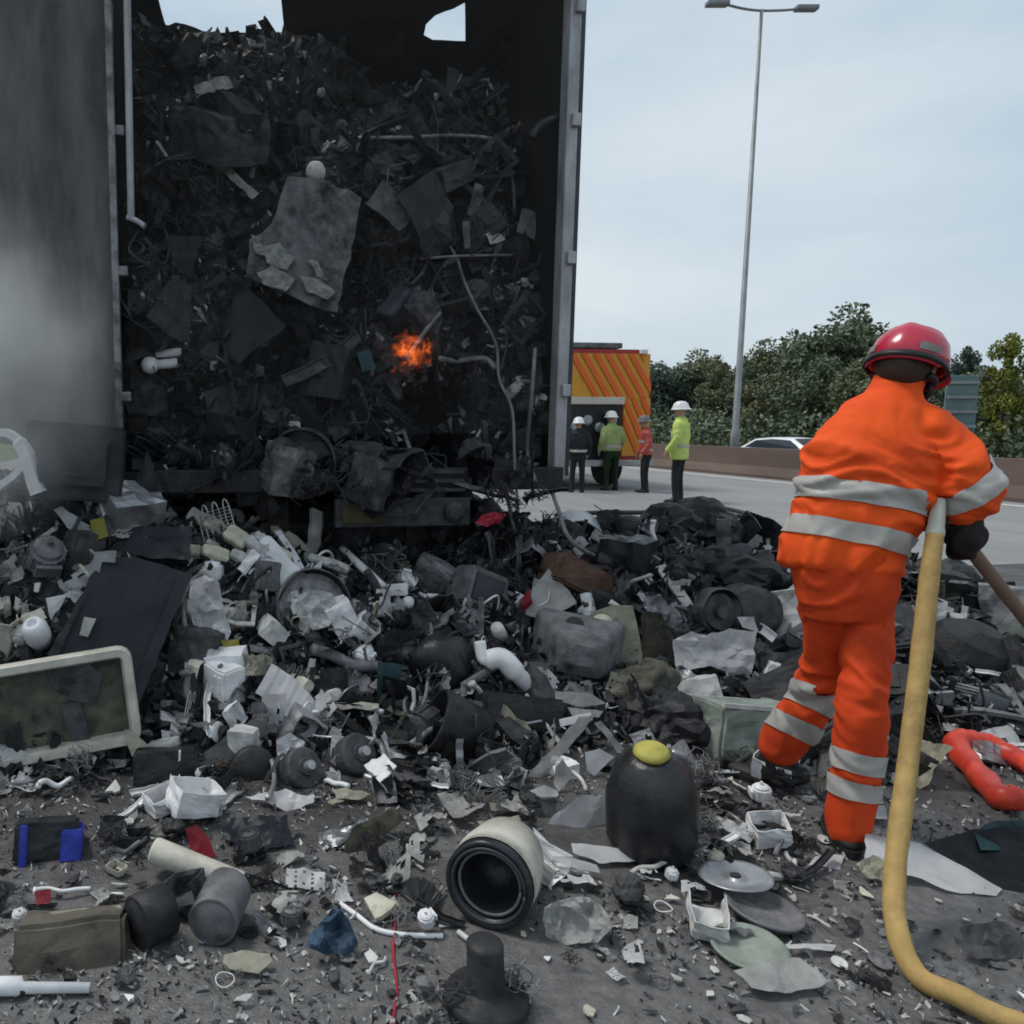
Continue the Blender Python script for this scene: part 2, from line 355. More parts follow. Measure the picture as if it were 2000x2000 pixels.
# ------------------------------------------------------------------ trees beyond the far carriageway
def tree_mesh(seed, h, wd, n, leaf):
    rng = np.random.RandomState(seed)
    k = 46; ct = []
    while len(ct) < k:
        p = rng.uniform(-1, 1, 3)
        if np.linalg.norm(p) < 1: ct.append(p)
    ct = np.array(ct); ct[:, 2] = ct[:, 2] * .5 + .5
    ct *= np.array([wd / 2, wd / 2, h * .86]); ct[:, 2] += h * .08
    wz = 1 - .55 * np.clip((ct[:, 2] / h - .55) / .45, 0, 1); ct[:, :2] *= wz[:, None]
    idx = rng.randint(0, k, n); rr = wd * .155 * rng.uniform(.5, 1.2, k)
    d = rng.normal(size=(n, 3)); d /= np.linalg.norm(d, axis=1)[:, None]
    c = ct[idx] + d * (rr[idx] * rng.uniform(.55, 1.05, n))[:, None] * np.array([1, 1, .85])
    u = rng.normal(size=(n, 3)); u /= np.linalg.norm(u, axis=1)[:, None]
    v = np.cross(u, rng.normal(size=(n, 3))); v /= np.linalg.norm(v, axis=1)[:, None]
    s = leaf * rng.uniform(.6, 1.35, n)[:, None]
    V = np.stack([c - u * s, c + v * s * .55, c + u * s, c - v * s * .55], 1).reshape(-1, 3)
    me = bpy.data.meshes.new('crown'); me.from_pydata(V.tolist(), [], np.arange(4 * n).reshape(-1, 4).tolist()); me.materials.append(None)
    bm = bmesh.new(); tube(bm, [(0, 0, -.5), (.05, 0, h * .3), (0, .08, h * .75)], [h * .022, h * .016, h * .005], 7)
    for i in range(7):
        a = ct[rng.randint(0, k)]; z = h * rng.uniform(.2, .5); tube(bm, [(0, 0, z), tuple(a * np.array([.5, .5, 1]) * .6 + np.array([0, 0, z * .4])), tuple(a)], [h * .009, h * .006, h * .002], 5)
    return me, bm_mesh('trunk', bm)
TREES = [tree_mesh(1, 8, 6.5, 11000, .17), tree_mesh(2, 8, 5.5, 9500, .165), tree_mesh(3, 8, 7.5, 12000, .175), tree_mesh(4, 8, 4.2, 8000, .15)]
def tree(px, top_py, X, wpx, v, m, label, group=None):
    a = rdir(px, 830); p = CAMP + a * (X / a.x); d = depth(p); gz = .2 if X < 42 else .8
    topz = CAMP.z + (830 - top_py) / F * d; h = topz - gz; wid = wpx / F * d
    e = empty('tree', T((p.x, p.y, gz)) @ Matrix.Rotation(R_(0, 6), 4, 'Z')); e.scale = (wid / 6.2, wid / 6.2, h / 8.0)
    link_mesh('crown', TREES[v][0], m, e); link_mesh('trunk', TREES[v][1], 'bark', e)
    if group:
        label = {'leaf_dark': 'dark green', 'leaf_mid': 'mid green', 'leaf_blue': 'bluish green'}[m] + (' low' if h < 5.6 else ' tall' if h > 7.2 else '') + ' broadleaf tree beyond the far carriageway, behind ' + ('the burnt trailer' if px < 1120 else 'the fire engine' if px < 1260 else 'the yellow-coated person' if px < 1370 else 'the lamp post' if px < 1470 else 'the white car' if px < 1610 else 'the worker' if px < 1840 else 'the roadside sign panel')
    tag(e, label, 'tree', group)
LB = 'dark green broadleaf tree in the belt beyond the far carriageway'; GB = 'trees beyond the far carriageway'
for px, tp, X, wp, v, m in [(1130, 700, 46, 120, 0, 'leaf_dark'), (1215, 690, 44, 110, 1, 'leaf_dark'), (1285, 700, 40, 120, 2, 'leaf_blue'), (1350, 684, 43, 120, 0, 'leaf_mid'), (1400, 692, 40, 100, 1, 'leaf_mid'), (1310, 705, 52, 140, 2, 'leaf_dark'),
                            (1455, 700, 40, 110, 3, 'leaf_dark'), (1500, 665, 44, 130, 0, 'leaf_mid'), (1545, 640, 47, 140, 2, 'leaf_dark'), (1715, 650, 46, 150, 2, 'leaf_mid'), (1590, 690, 38, 150, 1, 'leaf_dark'), (1760, 690, 40, 130, 0, 'leaf_dark'),
                            (1690, 700, 38, 130, 0, 'leaf_mid'), (1910, 720, 42, 120, 1, 'leaf_mid'), (1870, 690, 50, 110, 0, 'leaf_blue'), (1500, 720, 38, 120, 2, 'leaf_mid'), (1960, 730, 38, 130, 0, 'leaf_dark'), (2070, 690, 40, 170, 2, 'leaf_mid'), (2180, 680, 42, 180, 0, 'leaf_dark'),
                            (1060, 700, 44, 120, 2, 'leaf_dark'), (980, 705, 44, 130, 0, 'leaf_mid')]:
    tree(px, tp, X, wp, v, m, LB, GB)
tree(1635, 597, 44, 190, 0, 'leaf_dark', 'tallest dark tree of the belt, with a ragged broad crown, behind the orange-clad worker')
tree(1955, 645, 36, 120, 3, 'leaf_yellow', 'yellow-green tree standing out of the dark belt beside the roadside panel')
tree(1880, 672, 47, 80, 3, 'leaf_blue', 'small pointed blue-green treetop just past the red helmet')
def leaf_band(name, n, fn, leaf, m, label, cat):
    rng = np.random.RandomState(5); c = np.array([fn(rng) for _ in range(n)])
    u = rng.normal(size=(n, 3)); u /= np.linalg.norm(u, axis=1)[:, None]; v = np.cross(u, rng.normal(size=(n, 3))); v /= np.linalg.norm(v, axis=1)[:, None]
    s = leaf * rng.uniform(.5, 1.4, n)[:, None]; V = np.stack([c - u * s, c + v * s * .6, c + u * s, c - v * s * .6], 1).reshape(-1, 3)
    me = bpy.data.meshes.new(name); me.from_pydata(V.tolist(), [], np.arange(4 * n).reshape(-1, 4).tolist()); me.materials.append(None)
    tag(link_mesh(name, me, m), label, cat, kind='stuff')
def ug(r):
    y = r.uniform(10, 130); x = r.uniform(34.5, 38.5); hz = 2.2 + 1.3 * noise.noise(Vector((x * .4, y * .35, 0))); return (x, y, -.5 + (x - 33) * .12 + hz * r.uniform(0, 1) ** .8)
leaf_band('undergrowth', 26000, ug, .15, 'leaf_dark', 'dense dark undergrowth at the foot of the tree belt', 'undergrowth')
def vg(r):
    return (15.35 + r.uniform(-.1, .5), r.uniform(12, 60), -.02 + r.uniform(0, .35) * r.uniform(0, 1))
leaf_band('verge_grass', 3000, vg, .06, 'leaf_mid', 'rough grass tufts behind the concrete barrier', 'grass')

# ------------------------------------------------------------------ lamp post
b = rdir(1437, 830); p = CAMP + b * (15.75 / b.x); LD = depth(p)
v_ = rdir(1499, 16); top = CAMP.z + v_.z * math.hypot(p.x, p.y) / math.hypot(v_.x, v_.y)
lp = empty('lamp_post', T((p.x, p.y, 0))); hh = top
bm = bmesh.new(); tube(bm, [(0, 0, -.02), (0, 0, 1.2), (0, 0, 1.25), (0, 0, hh)], [.125, .115, .092, .042], 12); obj('pole', bm, 'galv', lp, smooth=True)
bm = bmesh.new(); tube(bm, spline([RT * -1.05 + Vector((0, 0, hh + .14)), RT * -.5 + Vector((0, 0, hh + .02)), Vector((0, 0, hh - .03)), RT * .6 + Vector((0, 0, hh - .02)), RT * 1.1 + Vector((0, 0, hh + .02))]), .035, 8); obj('bracket_arm', bm, 'galv', lp)
for s, zz in ((-1, .15), (1, .03)):
    bm = bmesh.new(); box(bm, (0, 0, 0), (.62, .24, .13), Matrix.Rotation(-YAW, 4, 'Z'), .04); obj('lantern', bm, 'galv', lp, T(RT * s * 1.25 + Vector((0, 0, hh + zz))))
tag(lp, 'tall grey twin-arm lamp post rising from the central reservation', 'lamp post')

# ------------------------------------------------------------------ roadside panel, car
a = rdir(1872, 830); p = CAMP + a * (16.3 / a.x); d = depth(p); wpx = 62 / F * d; z0, z1 = CAMP.z - 45 / F * d, CAMP.z + 96 / F * d
sg = empty('road_sign', frame((p.x, p.y, -.3)))
bm = bmesh.new(); box(bm, (0, (z0 + z1) / 2 + .3, 0), (wpx, z1 - z0, .04), None, .01); obj('panel', bm, 'sign_back', sg)
for k in range(5):
    bm = bmesh.new(); box(bm, (0, z0 + .3 + (z1 - z0) * (k + .5) / 5, .045), (wpx * .96, .06, .045)); obj('rail', bm, 'galv', sg)
for s in (-.3, .3):
    bm = bmesh.new(); tube(bm, [(s * wpx, -.3, -.07), (s * wpx, z1 + .2, -.07)], .045, 8); obj('post', bm, 'galv', sg)
tag(sg, 'narrow grey-green roadside sign panel seen from the back, beside the worker', 'sign')

def car(px, roofpy, X, zg, heading):
    a = rdir(px, 830); p = CAMP + a * (X / a.x)
    e = empty('car', T((p.x, p.y, zg)) @ Matrix.Rotation(heading, 4, 'Z'))
    side = [(-2.1, .35), (-2.15, .75), (-1.95, .95), (-1.45, 1.02), (-.75, 1.42), (.2, 1.47), (1.0, 1.40), (1.75, 1.0), (2.1, .92), (2.18, .5), (2.1, .32)]
    bm = bmesh.new()
    def ring(xs): return [[bm.verts.new((x, y * s, z)) for x, z in side] for y, s in xs]
    wv = [-.86, -.84, .84, .86]; rows = []
    for yy in (-.88, -.80, .80, .88):
        rows.append([bm.verts.new((x, yy * (1 if z < 1.0 else .84), z - (0 if abs(yy) < .85 else .03))) for x, z in side])
    for r0, r1 in zip(rows, rows[1:]):
        for i in range(len(side)): bm.faces.new((r0[i], r0[(i + 1) % len(side)], r1[(i + 1) % len(side)], r1[i]))
    bm.faces.new(rows[0][::-1]); bm.faces.new(rows[-1])
    bmesh.ops.bevel(bm, geom=list(bm.edges), offset=.03, segments=2, affect='EDGES'); obj('body', bm, 'car_white', e, smooth=True)
    for s in (-1, 1):
        bm = bmesh.new(); q = [(-1.2, 1.04), (-.68, 1.36), (.15, 1.40), (.9, 1.34), (1.35, 1.05)]
        f = [bm.verts.new((x, s * (.885 if z < 1.1 else .775), z)) for x, z in q]; bm.faces.new(f if s < 0 else f[::-1])
        bmesh.ops.solidify(bm, geom=list(bm.faces), thickness=.02); obj('side_window', bm, 'glass_dark', e)
        for x in (-1.3, 1.3):
            bm = bmesh.new(); lathe(bm, [(0, -.1), (.2, -.1), (.31, -.1), (.33, -.06), (.33, .06), (.31, .1), (.2, .1), (0, .1)], 18)
            obj('wheel', bm, 'rubber', e, T((x, s * .80, .33)) @ Matrix.Rotation(rad(90), 4, 'X'))
    bm = bmesh.new(); f = [bm.verts.new(v) for v in ((-1.44, -.74, 1.045), (-1.44, .74, 1.045), (-.77, .66, 1.425), (-.77, -.66, 1.425))]; bm.faces.new(f); bmesh.ops.solidify(bm, geom=list(bm.faces), thickness=.02); obj('windscreen', bm, 'glass_dark', e)
    tag(e, 'white car passing on the opposite carriageway, half hidden by the barrier', 'car')
car(1545, 850, 23.5, -.56, rad(90 + 10))

# ------------------------------------------------------------------ fire engine
FD = 17.0
pr = at_depth(1262, 952, FD); E = empty('fire_engine', T((pr.x - 2.5, pr.y, 0)))
bm = bmesh.new(); prof = [(0, .55), (0, 2.85), (.12, 3.02), (2.2, 3.02), (2.42, 2.85), (2.5, 2.3), (2.5, .55)]
a = [bm.verts.new((x, 0, z)) for x, z in prof]; b2 = [bm.verts.new((x, 7.2, z)) for x, z in prof]
for i in range(len(prof)): bm.faces.new((a[i], a[(i + 1) % len(prof)], b2[(i + 1) % len(prof)], b2[i]))
bm.faces.new(a[::-1]); bm.faces.new(b2); obj('body', bm, 'engine_red', E)
bm = bmesh.new(); box(bm, (1.25, -.02, 2.45), (2.36, .03, .95)); obj('warning_board', bm, 'engine_yellow', E)
def clip_stripe(x0, x1, top, bot, wd):
    bm = bmesh.new(); f = [bm.verts.new(v) for v in ((x0, 0, top), (x0 + wd, 0, top), (x1 + wd, 0, bot), (x1, 0, bot))]; bm.faces.new(f)
    for co, no in (((2.46, 0, 0), (1, 0, 0)), ((0.04, 0, 0), (-1, 0, 0)), ((2.46, 0, 2.3), (.9, 0, .35))):
        bmesh.ops.bisect_plane(bm, geom=list(bm.verts) + list(bm.edges) + list(bm.faces), plane_co=co, plane_no=no, clear_outer=True)
    if bm.faces: bmesh.ops.solidify(bm, geom=list(bm.faces), thickness=.012)
    return bm
for k in range(8):                      # board stripes and corner-post stripes sloping down to the side
    x = .55 + k * .27; bm = clip_stripe(x, x + .62, 2.92, 1.98, .135)
    if bm.faces: obj('chevron_stripe', bm, 'engine_orange', E, T((0, -.05, 0)))
    else: bm.free()
for k in range(4):
    x = .28 - k * .27; bm = clip_stripe(x, x - .62, 2.92, 1.98, .135)
    if bm.faces: obj('chevron_stripe', bm, 'engine_orange', E, T((0, -.05, 0)))
    else: bm.free()
bm = bmesh.new(); box(bm, (2.17, -.02, 1.35), (.62, .03, 1.25)); obj('corner_panel', bm, 'engine_yellow', E)
for k in range(4):
    bm = bmesh.new(); f = [bm.verts.new(v) for v in ((1.60 + .21 * k, 0, 1.96), (1.71 + .21 * k, 0, 1.96), (2.31 + .21 * k, 0, .74), (2.20 + .21 * k, 0, .74))]; bm.faces.new(f)
    for co, no in (((2.47, 0, 0), (1, 0, 0)), ((1.87, 0, 0), (-1, 0, 0))):
        bmesh.ops.bisect_plane(bm, geom=list(bm.verts) + list(bm.edges) + list(bm.faces), plane_co=co, plane_no=no, clear_outer=True)
    bmesh.ops.solidify(bm, geom=list(bm.faces), thickness=.012); obj('chevron_stripe', bm, 'engine_orange', E, T((0, -.05, 0)))
bm = bmesh.new(); box(bm, (.98, -.06, 1.92), (1.72, .12, .16), None, .02); obj('shutter_box', bm, 'engine_cream', E)
bm = bmesh.new(); box(bm, (.98, -.03, 1.22), (1.66, .05, 1.2)); obj('pump_bay', bm, 'black_trim', E)
for k in range(5):
    bm = bmesh.new(); lathe(bm, [(0, 0), (.11, 0), (.11, .05), (.07, .07), (0, .07)], 14); obj('gauge', bm, 'metal', E, T((.45 + .28 * k, -.06, 1.5 - .15 * (k % 2))) @ Matrix.Rotation(rad(90), 4, 'X'))
bm = bmesh.new(); box(bm, (1.25, -.12, .58), (2.44, .3, .14), None, .02); obj('rear_step', bm, 'metal', E)
for x in (.3, 2.2):
    bm = bmesh.new(); lathe(bm, [(0, -.15), (.3, -.15), (.48, -.14), (.5, -.1), (.5, .1), (.48, .14), (.3, .15), (0, .15)], 22); obj('wheel', bm, 'rubber', E, T((x, 1.2, .5)) @ Matrix.Rotation(rad(90), 4, 'Y'))
for x in (.2, 2.25):
    bm = bmesh.new(); box(bm, (x, -.06, 2.97), (.16, .1, .1), None, .02); obj('beacon', bm, 'helmet_white', E)
bm = bmesh.new(); box(bm, (1.1, 1.5, 3.1), (1.4, 3, .12), None, .03); obj('roof_locker', bm, 'grey_plastic', E)
tag(E, 'fire engine with orange and yellow chevrons parked past the burnt trailer', 'fire engine')

# ------------------------------------------------------------------ burnt trailer
TR = empty('burnt_trailer', T((0, YT, 0)))
LEN = 11.0
def tpart(name, bm, m, par=TR, sm=False): return obj(name, bm, m, par, smooth=sm)
bm = bmesh.new(); box(bm, ((XL + XR) / 2, LEN / 2 + .03, ZB - .07), (XR - XL + .1, LEN, .12)); tpart('bed', bm, 'wall_char')
for x in (.45, 1.30):
    bm = bmesh.new(); box(bm, (x, LEN / 2 + .1, ZB - .32), (.12, LEN - .3, .36)); tpart('chassis_beam', bm, 'char')
for nm, x in (('side_wall', XL - .025), ('side_wall', XR + .02)):
    bm = bmesh.new(); g = [[bm.verts.new((x + .02 * noise.noise(Vector((0, yy * 1.5, zz * 1.5))), yy, zz)) for zz in [ZB - .1 + (ZR - ZB + .16) * k / 12 for k in range(13)]] for yy in [.05 + (LEN + .05) * k / 30 for k in range(31)]]
    for i in range(30):
        for j in range(12): bm.faces.new((g[i][j], g[i + 1][j], g[i + 1][j + 1], g[i][j + 1]))
    bmesh.ops.solidify(bm, geom=list(bm.faces), thickness=.025 if x < 0 else -.025); tpart(nm, bm, 'wall_char')
bm = bmesh.new(); box(bm, ((XL + XR) / 2, LEN + .05, (ZB + ZR) / 2), (XR - XL + .02, .06, ZR - ZB + .04)); tpart('front_wall', bm, 'wall_char')
# roof with burnt-through holes
def roof_pt(px, py): q = on_z(px, py, ZR); return Vector((q.x, q.y - YT))
holes = [[roof_pt(*q) for q in ((322, 44), (308, -8), (300, -70), (560, -70), (548, -5), (556, 62), (470, 66), (330, 66))],
         [roof_pt(*q) for q in ((828, 72), (832, 52), (850, 36), (885, 20), (908, 2), (909, 76), (845, 80))]]
outer = [Vector((XL - .06, .02)), Vector((XR + .05, .02)), Vector((XR + .05, LEN + .1)), Vector((XL - .06, LEN + .1))]
def dens(loop, st):
    o = []
    for i in range(len(loop)):
        a, b = loop[i], loop[(i + 1) % len(loop)]; k = max(1, int((b - a).length / st))
        o += [a + (b - a) * (j / k) for j in range(k)]
    return o
V2 = []; E2 = []
for lp_ in [dens(outer, .4)] + [dens(h, .05) for h in holes]:
    s = len(V2); V2 += lp_; E2 += [(s + i, s + (i + 1) % len(lp_)) for i in range(len(lp_))]
def inpoly(p, L_):
    c = False
    for i in range(len(L_)):
        a, b = L_[i], L_[i - 1]
        if (a.y > p.y) != (b.y > p.y) and p.x < (b.x - a.x) * (p.y - a.y) / (b.y - a.y) + a.x: c = not c
    return c
for x in np.arange(XL + .1, XR, .16):
    for y in np.arange(.15, 3, .16):
        q = Vector((x + R_(-.03, .03), y + R_(-.03, .03)))
        if not any(inpoly(q, h) for h in holes): V2.append(q)
ov, oe, of, *_ = delaunay_2d_cdt(V2, E2, [], 0, 1e-6)
bm = bmesh.new(); bv = [bm.verts.new((v.x, v.y, ZR + .03 * noise.noise(Vector((v.x * 3, v.y * 3, 0))))) for v in ov]
for f in of:
    c = sum((ov[i] for i in f), Vector((0, 0))) / len(f)
    if inpoly(c, outer) and not any(inpoly(c, h) for h in holes):
        try: bm.faces.new([bv[i] for i in f])
        except Exception: pass
for v in [v for v in bm.verts if not v.link_faces]: bm.verts.remove(v)
bmesh.ops.solidify(bm, geom=list(bm.faces), thickness=.025); tpart('roof', bm, 'wall_char')
# hanging torn roof lining between the holes
for (x0, x1, yy, drop, sd) in ((560, 800, .35, .42, 1), (930, 1090, .30, .5, 2)):
    A = roof_pt(x0, 30); B = roof_pt(x1, 30); bm = bmesh.new(); g = []
    for i in range(15):
        t = i / 14; x = A.x + (B.x - A.x) * t; dd = drop * (.55 + .5 * noise.noise(Vector((x * 4, sd, 0))))
        g.append([bm.verts.new((x, yy + .5 + .12 * noise.noise(Vector((x * 3, k * .5, sd))) + .03 * k, ZR - .01 - dd * k / 7)) for k in range(8)])
    for i in range(14):
        for k in range(7): bm.faces.new((g[i][k], g[i + 1][k], g[i + 1][k + 1], g[i][k + 1]))
    bmesh.ops.solidify(bm, geom=list(bm.faces), thickness=.008); tpart('torn_lining', bm, 'char')
# rear posts
bm = bmesh.new(); box(bm, (XR + .040, .04, (ZB + ZR) / 2 - .02), (.070, .10, ZR - ZB + .12), None, .012); pr_ = tpart('rear_post', bm, 'post_metal')
bm = bmesh.new(); box(bm, (XR + .090, .06, (ZB + ZR) / 2), (.026, .12, ZR - ZB + .1), None, .006); tpart('edge_trim', bm, 'slate', pr_)
for z in (1.6, 2.35, 3.1, 3.7):
    bm = bmesh.new(); box(bm, (XR + .055, -.02, z), (.05, .03, .07), None, .006); tpart('hinge', bm, 'post_metal', pr_)
bm = bmesh.new(); box(bm, (XL - .055, .04, (ZB + ZR) / 2), (.07, .10, ZR - ZB + .1), None, .012); tpart('rear_post', bm, 'char')
q0 = on_y(247, -60, YT - .09); q1 = on_y(256, 428, YT - .09)
bm = bmesh.new(); tube(bm, [(q0.x, -.09, q0.z), (q1.x, -.09, q1.z)], .019, 10); rod = tpart('locking_rod', bm, 'post_metal')
bm = bmesh.new(); tube(bm, spline([(q1.x - .02, -.09, q1.z + .01), (q1.x + .03, -.1, q1.z - .01), (q1.x + .07, -.12, q1.z - .04)]), .014, 8); tpart('rod_hook', bm, 'post_metal', rod)
# rear sill, light board, plate
bm = bmesh.new(); box(bm, ((XL + XR) / 2 + .1, -.01, ZB - .06), (XR - XL - .1, .07, .13), None, .01); tpart('rear_sill', bm, 'char')
c0 = on_y(655, 1003, YT - .1); c1 = on_y(918, 1003, YT - .1); cx = (c0.x + c1.x) / 2
bm = bmesh.new(); box(bm, (cx, -.08, c0.z), (c1.x - c0.x, .05, .16), None, .008); lb = tpart('light_board', bm, 'soot')
bm = bmesh.new(); box(bm, (c0.x + .17, -.115, c0.z), (.26, .02, .11), None, .004); tpart('number_plate', bm, 'board_dim', lb)
bm = bmesh.new(); lathe(bm, [(0, .04), (.035, .035), (.055, .02), (.06, 0), (.06, -.02)], 18); tpart('lamp', bm, 'soot', lb).matrix_local = T((c1.x - .1, -.115, c0.z)) @ Matrix.Rotation(rad(90), 4, 'X')
for k in range(3):
    q = on_y(850, 922 + 17 * k, YT - .05); bm = bmesh.new(); box(bm, (q.x, -.05 - .015 * k, q.z), (.33, .04, .02), None, .004); tpart('step_slat', bm, 'soot')
# open rear door, smoke stained
hp = Vector((XL - .012, -.05, 0)); dd = Vector((-math.cos(rad(16)), math.sin(rad(16)), 0)); bm = bmesh.new(); g = []
for i in range(31):
    row = []
    for k in range(41):
        t = i / 30 * 1.28; zb = ZB + .12 + .05 * noise.noise(Vector((t * 4, 0, 2))) + .10 * max(0, t * .6); z = zb + (ZR - .02 - zb) * k / 40
        q = hp + dd * t + Vector((0, .012 * noise.noise(Vector((t * 3, z * 3, 4))), z)); row.append(bm.verts.new(q))
    g.append(row)
for i in range(30):
    for k in range(40): bm.faces.new((g[i][k], g[i + 1][k], g[i + 1][k + 1], g[i][k + 1]))
bmesh.ops.solidify(bm, geom=list(bm.faces), thickness=.03); dr = tpart('open_door', bm, 'door_skin'); dr['label'] = 'open rear door, grey and streaked with soot'
bm = bmesh.new(); box(bm, hp + dd * .02 + Vector((0, -.03, (ZB + ZR) / 2 + .1)), (.035, .03, ZR - ZB - .2), None, .004); tpart('edge_strip', bm, 'burnt_steel', dr)
for z in (1.55, 2.2, 2.9, 3.55):
    bm = bmesh.new(); box(bm, hp + Vector((.02, -.02, z)), (.05, .03, .05), None, .006); tpart('hinge', bm, 'burnt_steel', dr)
tag(TR, 'burnt-out box trailer, soot-black, open at the rear and crammed with charred scrap', 'trailer')

# ------------------------------------------------------------------ scrap library: unit-sized meshes, several variants of each kind
def k_sheet(v):
    bm = bmesh.new(); n = 9; a = R_(.45, 1.0); fold = R_(-1, 1); g = []
    for i in range(n):
        row = []
        for j in range(n):
            x = (i / (n - 1) - .5); y = (j / (n - 1) - .5) * a; z = 0
            q = x * .8 + y * R_(.6, .6) - R_(.05, .05)
            if q > 0: z += q * fold
            z += .07 * (1 - 2 * abs(noise.noise(Vector((x * 2.4 + v * 7, y * 2.4, v))))) + .05 * noise.noise(Vector((x * 6, y * 6, v * 3.)))
            row.append(bm.verts.new((x + .04 * noise.noise(Vector((x * 4, y * 4, v + .5))), y + .04 * noise.noise(Vector((x * 4, y * 4, v + 5.5))), z)))
        g.append(row)
    for i in range(n - 1):
        for j in range(n - 1):
            if noise.noise(Vector((i * .33 + v * 3, j * .33, v * 2.))) < .28 or (2 < i < 6 and 2 < j < 6): bm.faces.new((g[i][j], g[i + 1][j], g[i + 1][j + 1], g[i][j + 1]))
    for q in [q for q in bm.verts if not q.link_faces]: bm.verts.remove(q)
    bmesh.ops.solidify(bm, geom=list(bm.faces), thickness=.014); return bm
def k_casing(v):
    bm = bmesh.new(); sx, sy, sz = 1, R_(.55, .9), R_(.35, .7); box(bm, (0, 0, 0), (sx, sy, sz))
    bm.faces.ensure_lookup_table(); kill = [f for f in bm.faces if f.normal.z > .9] + ([f for f in bm.faces if f.normal.x > .9] if v % 2 else [])
    bmesh.ops.delete(bm, geom=kill, context='FACES'); bmesh.ops.subdivide_edges(bm, edges=list(bm.edges), cuts=4, use_grid_fill=True)
    crumple(bm, .10, 2.2, v); bmesh.ops.solidify(bm, geom=list(bm.faces), thickness=.022); return bm
def k_box(v):
    bm = bmesh.new(); sx, sy, sz = 1, R_(.5, .9), R_(.3, .75); box(bm, (0, 0, 0), (sx, sy, sz)); bmesh.ops.bevel(bm, geom=list(bm.edges), offset=.035, segments=2, affect='EDGES')
    bmesh.ops.subdivide_edges(bm, edges=[e for e in bm.edges if e.calc_length() > .25], cuts=4, use_grid_fill=True); crumple(bm, .07, 2.5, v)
    box(bm, (0, 0, sz / 2 + .005), (sx * .62, sy * .55, .05)); 
    for k in range(3): box(bm, (sx * .36, sy * (-.25 + .22 * k), sz / 2 + .01), (.09, .07, .06))
    return bm
def k_strut(v):
    bm = bmesh.new(); n = 14; w = R_(.05, .09); prof = [(-w, 0), (-w, .012), (-.012, .012), (-.012, w), (0, w), (0, 0)] if v % 2 else [(-w, 0), (-w, w * .7), (-w + .012, w * .7), (-w + .012, .012), (w - .012, .012), (w - .012, w * .7), (w, w * .7), (w, 0)]
    A = R_(-.35, .35); B = R_(-.3, .3); rings = []
    for i in range(n):
        t = i / (n - 1) - .5; oy = A * (t * t) + .03 * noise.noise(Vector((t * 5, v, 0))); oz = B * max(0, t - .1) + .03 * noise.noise(Vector((t * 5, v, 7)))
        rings.append([bm.verts.new((t, y + oy, z + oz)) for y, z in prof])
    m = len(prof)
    for a, b in zip(rings, rings[1:]):
        for k in range(m): bm.faces.new((a[k], a[(k + 1) % m], b[(k + 1) % m], b[k]))
    bm.faces.new(rings[0][::-1]); bm.faces.new(rings[-1]); return bm
def squig(v, L=1., amp=.18, n=6):
    return spline([(L * (i / (n - 1) - .5), amp * noise.noise(Vector((i * .9, v * 3.3, 0))) * 2, amp * noise.noise(Vector((i * .9, v * 3.3, 9))) * 1.2) for i in range(n)], 5)
def k_pipe(v):
    bm = bmesh.new(); tube(bm, squig(v, 1, .12, 5), R_(.035, .06), 10); tube(bm, [(.44, 0, 0), (.5, 0, 0)], .07, 10) if v % 2 else None; return bm
def k_cable(v): bm = bmesh.new(); tube(bm, squig(v, 1, .28, 8), .011, 6); return bm
def k_tangle(v):
    bm = bmesh.new()
    for k in range(9):
        M = Euler((R_(0, 6), R_(0, 6), R_(0, 6))).to_matrix(); c = Vector((R_(-.15, .15), R_(-.15, .15), R_(-.05, .1)))
        tube(bm, [c + M @ (q * R_(.98, 1.)) for q in squig(v * 11 + k, R_(.6, 1.0), .35, 7)], R_(.008, .018), 5)
    return bm
def k_chunk(v):
    bm = bmesh.new(); bmesh.ops.create_icosphere(bm, subdivisions=3, radius=.5); bmesh.ops.scale(bm, vec=(1, R_(.6, .95), R_(.4, .7)), verts=bm.verts); crumple(bm, .20, 2.6, v * 1.3); crumple(bm, .06, 8, v * 2.3); return bm
def k_frame(v):
    bm = bmesh.new(); a = R_(.5, .8); w = R_(.05, .09)
    for c, s in (((0, a / 2, 0), (1, w, .05)), ((0, -a / 2, 0), (1, w, .05)), ((-.5 + w / 2, 0, 0), (w, a - w, .05)), ((.5 - w / 2, 0, 0), (w, a - w, .05))): box(bm, c, s)
    bmesh.ops.subdivide_edges(bm, edges=list(bm.edges), cuts=2, use_grid_fill=True)
    for q in bm.verts: q.co.z += .16 * noise.noise(Vector((q.co.x * 1.8, q.co.y * 1.8, v * 3.))); q.co.y += .08 * noise.noise(Vector((q.co.x * 2, 3, v)))
    return bm
def k_disc(v):
    bm = bmesh.new(); lathe(bm, [(0, .05), (.12, .05), (.14, .02), (.34, 0), (.42, .05), (.5, .06), (.5, .035), (.42, .02), (.34, -.03), (0, -.02)], 24, .05, v); return bm
def k_drum(v):
    bm = bmesh.new(); lathe(bm, [(.5, .4), (.47, .42), (.46, .38), (.45, -.3), (.3, -.36), (0, -.36), (0, -.4), (.32, -.4), (.49, -.33), (.5, .4)], 26, .08, v)
    for k in range(3): box(bm, (.43 * math.cos(k * 2.09), .43 * math.sin(k * 2.09), 0), (.08, .08, .6))
    return bm
